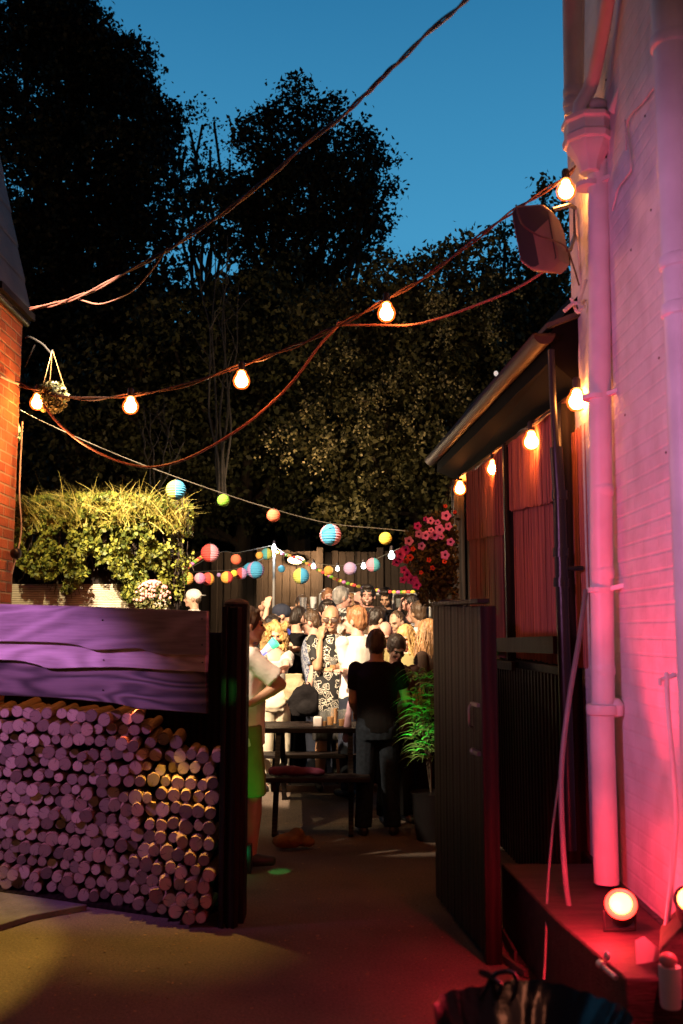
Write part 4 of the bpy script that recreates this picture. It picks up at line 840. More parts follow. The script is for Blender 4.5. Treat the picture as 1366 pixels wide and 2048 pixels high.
def px_string(pts, Y0, Y1, n=10):
    xs = [0]
    for a, b in zip(pts, pts[1:]): xs.append(xs[-1]+math.dist(a, b))
    return cat_curve([at(p[0], p[1], Y0+(Y1-Y0)*x/xs[-1]) for p, x in zip(pts, xs)], n)
def twist(c, r, amp, ph=0, fr=.33):
    return [p+Vector((0, amp*math.cos(i*fr+ph), amp*math.sin(i*fr+ph))) for i, p in enumerate(c)]
main = [(1150, 335), (1132, 352), (1060, 402), (1000, 440), (905, 515), (840, 560), (773, 600), (720, 628), (660, 660), (600, 688), (540, 712), (483, 730), (380, 768), (261, 790), (180, 798), (90, 785), (75, 782), (30, 765)]
fs = empty('festoon_string', at(683, 640, 6), label='reddish festoon light string of five amber bulbs crossing the yard', cat='string lights')
cl = px_string(main, 5.3, 7.0)
mb = MB(); mb.tube(twist(cl, 0, .011), .0065); mb.tube(twist(cl, 0, .011, 2.5), .006); part(mb, 'cord', CABLE, fs)
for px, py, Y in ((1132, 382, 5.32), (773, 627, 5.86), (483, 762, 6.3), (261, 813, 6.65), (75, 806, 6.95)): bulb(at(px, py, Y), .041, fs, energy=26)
fs = empty('festoon_string', at(1020, 900, 7), label='string of four amber bulbs under the shed eaves', cat='string lights')
e_ = [(1163, 715, 5.75), (1160, 775, 5.75), (1150, 792, 5.9), (1110, 822, 6.0), (1063, 848, 6.5), (1025, 880, 7.2), (987, 910, 7.8), (950, 935, 8.5), (920, 955, 9.3)]
cl = cat_curve([at(*p) for p in e_]); mb = MB(); mb.tube(twist(cl, 0, .01), .006); mb.tube(twist(cl, 0, .02, 2, .5), .005); part(mb, 'cord', CABLE, fs)
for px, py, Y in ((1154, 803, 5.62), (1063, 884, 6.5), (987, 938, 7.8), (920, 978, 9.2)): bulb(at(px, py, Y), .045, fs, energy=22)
tk = [(960, -30), (930, 0), (862, 62), (795, 125), (740, 180), (690, 226), (600, 300), (520, 370), (430, 438), (330, 502), (230, 558), (140, 600), (60, 618)]
cl = px_string(tk, 3.6, 6.9)
mb = MB(); mb.tube(twist(cl, 0, .008), .006); mb.tube(twist(cl, 0, .010, 2.2), .006); mb.tube(twist(cl, 0, .012, 4.2, .5), .005)
cl2 = px_string([(335, 495), (300, 545), (260, 585), (200, 608), (150, 598), (110, 610), (60, 620)], 6.0, 6.9); mb.tube(cl2, .006)
thing_mesh(mb, 'overhead_cable', M('dark_red_cable', (.055, .020, .016), .45), 'thick bundle of twisted cables swooping from the top edge to the left roof', 'cable')
s2 = [(1135, 500), (1080, 548), (1020, 583), (940, 615), (880, 636), (820, 650), (760, 650), (678, 650)]
cl = px_string(s2, 5.2, 6.2); s3 = [(678, 650), (640, 690), (600, 745), (560, 790), (490, 850), (400, 905), (340, 928), (290, 934), (230, 920), (170, 890), (120, 850), (85, 808)]
mb = MB(); mb.tube(cl, .008); mb.tube(px_string(s3, 6.2, 6.9), .009); mb.ell(at(678, 648, 6.2), .018)
thing_mesh(mb, 'sagging_cable', M('pinkish_cable', (.20, .07, .055), .5), 'single pinkish cable sagging in a loop below the festoon string', 'cable')
mb = MB(); mb.tube(px_string([(0, 800), (100, 850), (200, 895), (300, 935), (440, 985), (545, 1018), (660, 1047), (770, 1058), (830, 1064)], 7.2, 9.4), .004, 5)
thing_mesh(mb, 'lantern_line', M('pale_line', (.13, .115, .09), .6), 'thin pale line carrying the five nearest paper lanterns', 'line')
mb = MB(); mb.tube(px_string([(372, 1140), (440, 1105), (475, 1105), (548, 1090)], 12.5, 14.2), .004, 5); mb.tube(px_string([(548, 1092), (590, 1118), (627, 1126), (675, 1131), (727, 1126), (783, 1104), (830, 1080)], 14.2, 11.5), .005, 5)
mb.tube(px_string([(372, 1145), (420, 1142), (470, 1138), (520, 1120), (548, 1098)], 13, 14.2), .004, 5)
thing_mesh(mb, 'lantern_line', M('pale_line'), 'dim far line carrying the small lanterns and white bulbs over the crowd', 'line')
t = empty('white_bulb_string', at(680, 1120, 13.5), label='string of five white bulbs in front of the back fence', cat='string lights')
for px, py, r_ in ((548, 1096, .036), (627, 1133, .030), (675, 1138, .026), (727, 1133, .030), (783, 1112, .040)):
    Y = 14.2 if px < 600 else 14.2-(px-548)/282*2.7; bulb(at(px, py, Y), r_, t, energy=0, core=CORE_W); 
lamp('white_bulb_light', 'POINT', at(548, 1104, 14.1), 14, (.85, .93, 1), radius=.04)
PAL = dict(yg=(.50, .52, .12), blue=(.06, .34, .62), green=(.16, .38, .03), coral=(.80, .18, .09), pink=(.75, .32, .42), yellow=(.85, .62, .08), red=(.65, .07, .06), orange=(.80, .40, .08), teal=(.10, .42, .45), purple=(.42, .26, .52), lilac=(.55, .38, .62), magenta=(.66, .20, .42))
def lantern_mat(a, b):
    nm = 'paper_%s_%s' % (a, b)
    if nm in MATS: return MATS[nm]
    m = bpy.data.materials.new(nm); m.use_nodes = True; n = m.node_tree.nodes; L = m.node_tree.links; B = n['Principled BSDF']; B.inputs['Roughness'].default_value = .8
    t = n.new('ShaderNodeTexCoord'); s = n.new('ShaderNodeSeparateXYZ'); L.new(t.outputs['Object'], s.inputs[0])
    at_ = n.new('ShaderNodeMath'); at_.operation = 'ARCTAN2'; L.new(s.outputs['Y'], at_.inputs[0]); L.new(s.outputs['X'], at_.inputs[1])
    ml = n.new('ShaderNodeMath'); ml.operation = 'MULTIPLY'; ml.inputs[1].default_value = 2.0; L.new(at_.outputs[0], ml.inputs[0])
    sn_ = n.new('ShaderNodeMath'); sn_.operation = 'SINE'; L.new(ml.outputs[0], sn_.inputs[0])
    gt = n.new('ShaderNodeMath'); gt.operation = 'GREATER_THAN'; gt.inputs[1].default_value = 0; L.new(sn_.outputs[0], gt.inputs[0])
    mx = n.new('ShaderNodeMix'); mx.data_type = 'RGBA'; mx.inputs[6].default_value = PAL[a]+(1,); mx.inputs[7].default_value = PAL[b]+(1,); L.new(gt.outputs[0], mx.inputs[0]); L.new(mx.outputs[2], B.inputs['Base Color'])
    L.new(mx.outputs[2], B.inputs['Emission Color']); B.inputs['Emission Strength'].default_value = 0.0
    MATS[nm] = m; return m
def lantern(px, py, dpx, Y, a, b, rot, label, dia=None):
    c = at(px, py, Y); r = dpx/2/F*Y; root = empty('paper_lantern', c, rot, label=label, cat='paper lantern', group='round paper lanterns strung over the beer garden')
    prof = []; nb = 11
    for k in range(nb*2+1):
        th = math.pi*(.06+.88*k/(nb*2)); rr = r*math.sin(th)*(1.0 if k % 2 == 0 else .935); prof.append((rr, -r*.96*math.cos(th)))
    mb = MB(); mb.lathe((0, 0, 0), prof, 24); o = mb.build('shade', lantern_mat(a, b)); o.parent = root
    mb = MB(); mb.tube([(0, 0, r*.8), (0, 0, r*1.18)], .004, 5); mb.cone((0, 0, r*.93), (0, 0, r*.99), r*.22, r*.2, 12); h = mb.build('hook', BLACKMETAL); h.parent = root
    return root
LAN = [(352, 980, 42, 8.4, 'blue', 'yg', 0.1, 'green and blue lantern at the right end of the grassy planter'),
 (447, 1001, 26, 8.6, 'green', 'green', 0, 'small plain green lantern high between the planter and the coral one'),
 (547, 1031, 28, 8.9, 'coral', 'coral', 0, 'plain coral lantern on the highest line'),
 (661, 1070, 45, 9.1, 'pink', 'blue', .55, 'largest blue and pink lantern on the highest line'),
 (771, 1077, 27, 9.3, 'yellow', 'yellow', 0, 'plain yellow lantern next to the petunia basket'),
 (420, 1106, 38, 12.0, 'pink', 'red', .2, 'big red and pink lantern above the man in the white cap'),
 (472, 1119, 22, 12.6, 'coral', 'coral', 0, 'small coral lantern right of the big red and pink one'),
 (519, 1111, 16, 13.4, 'orange', 'orange', 0, 'tiny orange lantern left of the pole'),
 (534, 1108, 25, 13.8, 'yg', 'teal', .1, 'pale green and teal lantern just below the white bulb on the pole'),
 (500, 1139, 28, 13.6, 'teal', 'blue', .3, 'teal lantern partly behind the big blue and purple one'),
 (511, 1140, 36, 12.6, 'blue', 'purple', 2.6, 'big blue and purple lantern left of the pole'),
 (563, 1138, 15, 14, 'blue', 'blue', 0, 'tiny blue lantern right of the pole'),
 (602, 1152, 34, 11.6, 'blue', 'yg', 0, 'yellow green and blue lantern under the glowing wall lamp'),
 (657, 1141, 20, 13, 'orange', 'orange', 0, 'small orange lantern between the white bulbs'),
 (700, 1137, 27, 12.5, 'lilac', 'lilac', 0, 'plain lilac lantern between two white bulbs'),
 (746, 1130, 30, 12.2, 'teal', 'pink', .1, 'teal and pale pink lantern left of the flowers'),
 (374, 1157, 28, 11.5, 'orange', 'green', .2, 'orange and green lantern at the edge of the ivy'),
 (400, 1157, 24, 11.7, 'magenta', 'pink', 0, 'pink lantern between the orange and red ones over the cap'),
 (416, 1158, 27, 12, 'red', 'orange', 2.2, 'red and orange lantern right of the pink one'),
 (454, 1155, 26, 12, 'red', 'orange', .3, 'red and yellow lantern in the low row'),
 (468, 1147, 15, 12.4, 'yellow', 'yellow', 0, 'tiny yellow lantern in the low row'),
 (483, 1147, 24, 12.6, 'purple', 'red', .2, 'purple and red lantern left of the big blue one'),
 (438, 1150, 9, 13, 'purple', 'purple', 0, 'tiniest purple lantern in the low row')]
for l in LAN: lantern(*l)
# pom-pom garlands
def garland(pts, Y0, Y1, n, label):
    cl = px_string(pts, Y0, Y1, 12); root = empty('pompom_garland', cl[len(cl)//2], label=label, cat='garland'); mb = MB(); mb.tube(cl, .004, 4); part(mb, 'cord', CABLE, root)
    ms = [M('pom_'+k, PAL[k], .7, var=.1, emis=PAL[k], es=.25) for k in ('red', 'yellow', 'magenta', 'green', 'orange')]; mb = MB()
    for i in range(n):
        p = cl[int((len(cl)-1)*(i+.5)/n)]; mb.cur = i % 5; mb.ell(p+Vector((0, 0, -.01)), (.032, .03, .022), n=8, m=6)
    part(mb, 'pompoms', ms, root)
garland([(548, 1100), (600, 1118), (640, 1140), (680, 1160), (730, 1174), (780, 1182), (830, 1182)], 14.2, 12.4, 42, 'multicoloured pompom garland curving from the pole past the flowers')
garland([(372, 1135), (392, 1120), (412, 1108)], 11.5, 12.5, 8, 'short multicoloured garland beside the ivy')
# ------------------------------------------------------------------ petunia basket, right
PC = at(858, 1110, 7.6)
root = empty('petunia_basket', PC, label='big hanging basket of pink petunias at the shed corner', cat='hanging basket')
FL = leafmat('petunia_leaf', (.045, .05, .012), (.15, .14, .035), vs=6)
C = []
while len(C) < 4200:
    px = random.gauss(865, 30); py = random.gauss(1125, 52)
    if px < 800+abs(py-1090)*.35 or px > 917 or py < 1018+max(0, (870-px))*.75 or py > 1212: continue
    C.append(at(px, py, 7.6+random.uniform(-.2, .2)))
V, Fq = leaf_quads(np.array(C), .042, .5, .6); sub(np_mesh('foliage', V, Fq, FL), root)
mb = MB(); mb.lathe(at(872, 1150, 7.62), [(.05, -.12), (.12, -.06), (.16, .04), (.16, .06), (.05, .06)], 20); part(mb, 'basket', M('dark_basket'), root)
mb = MB(); top = at(905, 955, 7.9)
for px in (840, 872, 905): mb.tube([top, at(px, 1130, 7.6)], .003, 5)
part(mb, 'chains', BLACKMETAL, root)
def petunia(c, r, nrm, mat, name='petunia'):
    rot = Vector(nrm).to_track_quat('Z', 'Y').to_matrix(); n = 30; v = [Vector((0, 0, -.6*r))]; f = []
    for k, (q, z) in enumerate(((.16, -.45), (.3, -.12), (.72, .02), (1.0, -.05))):
        for i in range(n):
            a_ = 2*math.pi*i/n; lob = 1+(.13*math.cos(5*a_) if k > 1 else 0); v.append(Vector((math.cos(a_)*r*q*lob, math.sin(a_)*r*q*lob, r*(z+(.08*math.cos(10*a_) if k == 3 else 0)))))
    for i in range(n): f.append((0, 1+i, 1+(i+1)%n))
    mb = MB(); mb.cur = 1; mb.add([Vector(c)+rot@p for p in v], f); b0 = 0
    for k in range(3):
        mb.cur = 1 if k < 1 else 0; ff = [(1+k*n+i, 1+(k+1)*n+i, 1+(k+1)*n+(i+1)%n, 1+k*n+(i+1)%n) for i in range(n)]; mb.f += ff; mb.mi += [mb.cur]*len(ff)
    return part(mb, name, mat, root)
throat = M('petunia_throat', (.10, .01, .04), .6)
pinkp = M('pink_petal', (.85, .30, .64), .6, var=.12, vs=30); magp = M('magenta_petal', (.60, .05, .34), .6, var=.2, vs=30); orp = M('red_petal', (.6, .06, .02), .6, var=.2, vs=30); lilp = M('lilac_petal', (.6, .25, .5), .6, var=.15, vs=30)
for px, py, rp_, mt in ((892, 1031, 10, pinkp), (861, 1041, 8, pinkp), (897, 1053, 8, pinkp), (879, 1059, 10, pinkp), (869, 1070, 10, pinkp), (851, 1071, 9, pinkp), (901, 1084, 8, pinkp), (890, 1110, 9, pinkp), (818, 1082, 9, lilp), (838, 1068, 8, lilp), (843, 1092, 8, lilp), (835, 1052, 8, magp), (875, 1045, 6, pinkp), (862, 1060, 6, pinkp), (801, 1108, 11, magp), (812, 1100, 9, magp), (793, 1124, 9, magp), (800, 1118, 8, magp), (814, 1150, 9, magp), (822, 1160, 9, magp), (833, 1170, 9, magp), (806, 1160, 7, magp), (826, 1098, 5, orp), (820, 1115, 7, orp), (812, 1122, 6, orp), (858, 1120, 5, orp), (889, 1123, 5, orp), (891, 1012, 4, orp), (865, 1136, 5, orp), (842, 1145, 4, orp), (808, 1140, 8, magp), (830, 1158, 7, magp), (851, 1038, 5, magp), (910, 1024, 4, orp), (883, 1073, 6, pinkp)):
    q = at(px, py, 7.36+random.uniform(-.04, .04)); petunia(q, rp_/F*7.4, (random.uniform(-.5, .4), -1, random.uniform(-.3, .4)), [mt, throat])
# green fern lit from below
root = empty('potted_fern', (at(845, 1500, 8.0).x, 8.0, 0), label='strappy plant glowing green beside the gate', cat='plant')
sp_ = []
bx_, by_ = at(862, 1500, 8.0).x, 8.0
for i in range(330):
    a_ = random.uniform(0, 6.28); z0 = random.uniform(.60, 1.30); L = random.uniform(.07, .19); sp_.append(((bx_+random.uniform(-.16, .06), by_+random.uniform(-.10, .10), z0), (math.cos(a_)*.9-.25, math.sin(a_)*.6, .7), L, (math.cos(a_)*.3, 0, -.9)))
V, Fq = blades(sp_, .007); sub(np_mesh('fronds', V, Fq, leafmat('fern_leaf', (.10, .20, .05), (.25, .42, .12))), root)
mb = MB(); [mb.tube([(bx_, by_, .3), (bx_+random.uniform(-.12, .05), by_+random.uniform(-.06, .06), 1.2)], .004, 5) for _ in range(7)]; part(mb, 'stem', BARK, root)
mb = MB(); mb.lathe((bx_, by_, 0), [(.12, 0), (.16, .3), (.17, .36), (.14, .36)], 20); part(mb, 'pot', BLACKPL, root)
lamp('green_spot', 'SPOT', (.45, 7.65, .45), 20, (.03, 1, .12), (bx_, by_, 1.1), 50, .5, .02)
# green floor light on the left
GP = at(487, 1708, 6.85)
root = empty('green_stage_light', GP, label='tiny glowing green light low at the left gate post', cat='stage light')
mb = MB(); mb.ell(GP, (.020, .02, .045)); part(mb, 'lens', M('green_lens', (.1, .8, .3), .4, emis=(.02, 1, .30), es=5), root)
part(MB().box((GP.x-.05, 6.88, 0), (GP.x+.05, 6.96, GP.z+.05)), 'housing', BLACKMETAL, root, bevel=.004)
lamp('green_floor', 'SPOT', (GP.x+.0, 6.45, .12), 8, (.06, 1, .10), (-.52, 7.1, 1.02), 46, .6, .02)
lamp('green_post', 'SPOT', (-.75, 5.2, 1.4), 12, (.1, 1, .15), (-.62, 5.74, 1.25), 20, 1, .02)
# ------------------------------------------------------------------ picnic table and things on it
DW = wood('dark_picnic_wood', (.007, .005, .005), (.022, .015, .013), .5, (1, 5, 1), 4, 4, 'Y')
tb = empty('picnic_table', (-.2, 8.8, 0), label='dark wooden picnic table with drinks in front of the crowd', cat='picnic table')
X0, X1 = at(515, 1440, 8.8).x, at(735, 1440, 8.8).x
for i in range(4): part(MB().box((X0, 8.47+i*.17, .765), (X1, 8.47+i*.17+.16, .805)), 'top_plank', DW, tb, bevel=.006)
for y0 in (7.93, 9.42):
    for j in range(2): part(MB().box((X0-.05, y0+j*.15, .44), (X1, y0+j*.15+.14, .475)), 'seat_plank', DW, tb, bevel=.006)
for X in (X0+.2, X1-.15):
    mb = MB(); mb.beam((X, 8.55, .77), (X, 8.1, 0), .09, .04, (1, 0, 0)); part(mb, 'leg', DW, tb); mb = MB(); mb.beam((X, 9.05, .77), (X, 9.5, .04), .09, .04, (1, 0, 0)); part(mb, 'leg', DW, tb)
    part(MB().box((X-.02, 7.95, .37), (X+.02, 9.68, .435)), 'cross_beam', DW, tb)
def glass(px, py, Y, h, r, lvl, label, zb=.806, group='beer glasses on the picnic table', bm_=None):
    c = at(px, py, Y); c.z = zb; root = empty('beer_glass', c, label=label, cat='glass', group=group)
    mb = MB(); mb.lathe(c, [(r*.78, 0), (r, h), (r*.94, h), (r*.74, .012)], 18); part(mb, 'glass', gl, root)
    if lvl: mb = MB(); mb.lathe(c, [(r*.70, .008), (r*(.72+.18*lvl), h*lvl), (.002, h*lvl)], 18); part(mb, 'beer', bm_ or beer, root)
AMB = M('amber_beer_lit', (.72, .30, .03), .2, var=.2)
for px, h, l_, Y, s in ((647, .13, .35, 8.62, 'leftmost short glass with a little amber beer'), (661, .15, .5, 8.70, 'second glass from the left with amber beer'), (668, .15, .9, 8.86, 'tall full dark beer glass behind the others'), (684, .14, .45, 8.62, 'half empty glass at the right of the drinks'), (694, .14, .5, 8.72, 'rightmost amber glass next to the man in black')):
    glass(px, 1430, Y, h, .036, l_, s, bm_=AMB)
c = at(635, 1430, 8.6); mb = MB(); mb.box((c.x-.035, 8.57, .806), (c.x+.04, 8.65, .89)); thing_mesh(mb, 'napkin_box', M('white_card'), 'small white napkin box left of the beer glasses', 'box', bevel=.01)
# black backpack, tote, cloth
def blobthing(name, prims, mat, label, cat, voxel=.012, disp=(.004, 40, (1, 1, 1)), parts=()):
    mb = MB()
    for p in prims: getattr(mb, p[0])(*p[1:])
    o = remesh(mb, name, mat, None, voxel, 3, disp); return tag(o, label, cat)
CB = M('black_cloth', (.009, .008, .009), .9, spec=.1, var=.3, vs=10, bump=.3, bs=60)
cc = at(612, 1398, 8.95)
blobthing('backpack', [('box', cc+Vector((-.12, -.06, -.15)), cc+Vector((.11, .06, .05))), ('ell', cc+Vector((-.01, 0, .04)), (.12, .07, .08)), ('ell', cc+Vector((.02, -.07, -.08)), (.09, .05, .06)), ('tube', [cc+Vector((-.03, 0, .10)), cc+Vector((-.02, 0, .15)), cc+Vector((.03, 0, .15)), cc+Vector((.04, 0, .10))], .010), ('tube', [cc+Vector((-.10, -.03, .06)), cc+Vector((-.16, -.05, -.02)), cc+Vector((-.12, -.04, -.12))], .014)], CB, 'rounded black backpack standing on the picnic table', 'backpack')
cc = at(590, 1372, 9.15)
blobthing('tote_bag', [('box', cc+Vector((-.09, -.03, -.13)), cc+Vector((.07, .03, .11))), ('ell', cc+Vector((0, 0, -.02)), (.11, .06, .12))], M('khaki_cloth', (.42, .36, .22), .85, var=.15, bump=.3, bs=50), 'khaki canvas tote bag hanging beside the curly haired woman', 'bag')
cc = at(546, 1400, 9.25)
o = blobthing('white_handbag', [('box', cc+Vector((-.12, -.03, -.10)), cc+Vector((.10, .03, .13))), ('ell', cc+Vector((0, -.01, 0)), (.13, .06, .12))], M('cream_leather', (.72, .64, .50), .6, var=.08), 'large cream shoulder bag held by the curly haired woman', 'bag')
cc = at(590, 1496, 8.1); a_ = at(545, 1497, 8.03); b_ = at(632, 1497, 8.03); a_.z = b_.z = .515
blobthing('magenta_coat', [('cap', a_, a_.lerp(b_, .5)+Vector((0, 0, .008)), .036, .04), ('cap', a_.lerp(b_, .45), b_, .04, .03), ('ell', b_+Vector((.02, .02, -.01)), (.06, .05, .03))], M('magenta_cloth', (.09, .012, .04), .8, var=.2, bump=.3), 'rolled magenta coat lying on the near bench', 'coat')
cc = at(575, 1632, 7.6); cc.z = .07
blobthing('cloth_bag', [('ell', cc, (.12, .07, .055)), ('ell', cc+Vector((.07, .02, .045)), (.06, .05, .05)), ('ell', cc+Vector((.14, .03, -.01)), (.07, .05, .04))], M('ochre_cloth', (.14, .075, .02), .85, var=.3, bump=.4), 'crumpled ochre bag on the dark floor by the picnic table', 'bag')
a_ = at(700, 1400, 8.6); b_ = at(692, 1478, 8.6)
blobthing('lilac_scarf', [('cap', a_, a_.lerp(b_, .5), .018, .03), ('cap', a_.lerp(b_, .5), b_, .03, .035)], M('lilac_cloth', (.50, .33, .42), .8, var=.15), 'lilac scarf hanging beside the man in black', 'scarf')
# ------------------------------------------------------------------ people
def SK(n, c): return M('skin_'+n, c, .5, var=.10, vs=9, bump=.1, bs=60)
SK_L = SK('light', (.56, .34, .24)); SK_P = SK('pink', (.62, .34, .27)); SK_T = SK('tan', (.42, .24, .15)); SK_D = SK('deep', (.12, .06, .04))
def HR(n, c, st=(1, 1, .25)): return M('hair_'+n, c, .45, var=.55, vs=22, st=st, bump=.8, bs=45)
H_DK = HR('dark', (.022, .014, .010)); H_BR = HR('brown', (.07, .04, .022)); H_BL = HR('blonde', (.46, .29, .11)); H_LB = HR('light_brown', (.26, .14, .06)); H_GR = HR('grey', (.30, .28, .26)); H_SV = HR('silver', (.55, .50, .44)); H_RD = HR('ginger_brown', (.24, .11, .05))
def CL(n, c, **k): return M('cloth_'+n, c, .9, spec=.12, var=k.pop('var', .10), vs=k.pop('vs', 9), bump=.14, bs=50, **k)
C_BK = CL('black', (.006, .0055, .006)); C_WH = CL('white', (.80, .76, .70)); C_CR = CL('cream', (.66, .60, .48)); C_GY = CL('light_grey', (.52, .49, .46)); C_NV = CL('navy', (.03, .035, .055)); C_JN = CL('dark_denim', (.015, .020, .029), var=.3, vs=30)
C_KH = CL('khaki', (.24, .20, .09)); C_GR = CL('green', (.16, .22, .07)); C_LB = CL('light_blue', (.42, .52, .62)); C_SL = CL('slate_blue', (.11, .12, .19)); C_DG = CL('charcoal', (.04, .038, .04)); C_BRN = CL('brown', (.07, .045, .035))
C_STR = None
def patterned(name, a, b, kind, scale):
    m = bpy.data.materials.new(name); m.use_nodes = True; n = m.node_tree.nodes; L = m.node_tree.links; B = n['Principled BSDF']; B.inputs['Roughness'].default_value = .8
    t = n.new('ShaderNodeTexCoord'); r = n.new('ShaderNodeValToRGB'); r.color_ramp.interpolation = 'CONSTANT' if kind != 'swirl' else 'LINEAR'
    if kind == 'stripe':
        x = n.new('ShaderNodeTexWave'); x.bands_direction = 'Z'; x.inputs['Scale'].default_value = scale; x.inputs['Distortion'].default_value = .6; out = x.outputs['Fac']; th = .5
    elif kind == 'swirl':
        v = n.new('ShaderNodeTexVoronoi'); v.inputs['Scale'].default_value = scale; v.inputs['Randomness'].default_value = .7
        nz = n.new('ShaderNodeTexNoise'); nz.inputs['Scale'].default_value = 14; mxn = n.new('ShaderNodeMix'); mxn.data_type = 'VECTOR'; mxn.inputs[0].default_value = .09
        L.new(t.outputs['Object'], nz.inputs['Vector']); L.new(t.outputs['Object'], mxn.inputs[4]); L.new(nz.outputs['Color'], mxn.inputs[5]); L.new(mxn.outputs[1], v.inputs['Vector'])
        ml = n.new('ShaderNodeMath'); ml.operation = 'MULTIPLY'; ml.inputs[1].default_value = 30; L.new(v.outputs['Distance'], ml.inputs[0])
        s_ = n.new('ShaderNodeMath'); s_.operation = 'SINE'; L.new(ml.outputs[0], s_.inputs[0]); out = s_.outputs[0]; th = .35; x = None
        # fewer figures: large scale mask
        nm = n.new('ShaderNodeMath'); nm.operation = 'LESS_THAN'; nm.inputs[1].default_value = .50; L.new(v.outputs['Distance'], nm.inputs[0]); mu = n.new('ShaderNodeMath'); mu.operation = 'MULTIPLY'; L.new(nm.outputs[0], mu.inputs[0]); L.new(out, mu.inputs[1]); out = mu.outputs[0]
    else:
        x = n.new('ShaderNodeTexNoise'); x.inputs['Scale'].default_value = scale; x.inputs['Detail'].default_value = 1.5; x.inputs['Distortion'].default_value = 1.2; out = x.outputs['Fac']; th = .5
    if x is not None: L.new(t.outputs['Object'], x.inputs['Vector'])
    L.new(out, r.inputs[0]); r.color_ramp.elements[0].position = 0; r.color_ramp.elements[0].color = tuple(a)+(1,); r.color_ramp.elements[1].position = th; r.color_ramp.elements[1].color = tuple(b)+(1,)
    if kind == 'swirl': e = r.color_ramp.elements.new(th-.12); e.color = tuple(a)+(1,)
    L.new(r.outputs[0], B.inputs['Base Color']); return m
C_SWIRL = patterned('cloth_swirl_print', (.010, .010, .011), (.62, .58, .50), 'swirl', 13)
C_BW = patterned('cloth_black_white_print', (.02, .02, .02), (.62, .60, .56), 'noise', 16)
C_STR = patterned('cloth_stripes', (.10, .10, .12), (.52, .52, .54), 'stripe', 14)
C_BLP = patterned('cloth_blue_print', (.45, .55, .64), (.62, .70, .72), 'noise', 14)
C_BLP2 = patterned('cloth_blue_small_print', (.10, .12, .20), (.36, .38, .44), 'noise', 26)
EYE = M('eye_dark', (.03, .02, .015), .2, var=.1); LIP = M('lips', (.38, .12, .10), .5, var=.1); WHT = M('teeth', (.75, .72, .66), .4, var=.05); SHOE = M('dark_shoe', (.02, .018, .018), .5, var=.2)
V3 = Vector
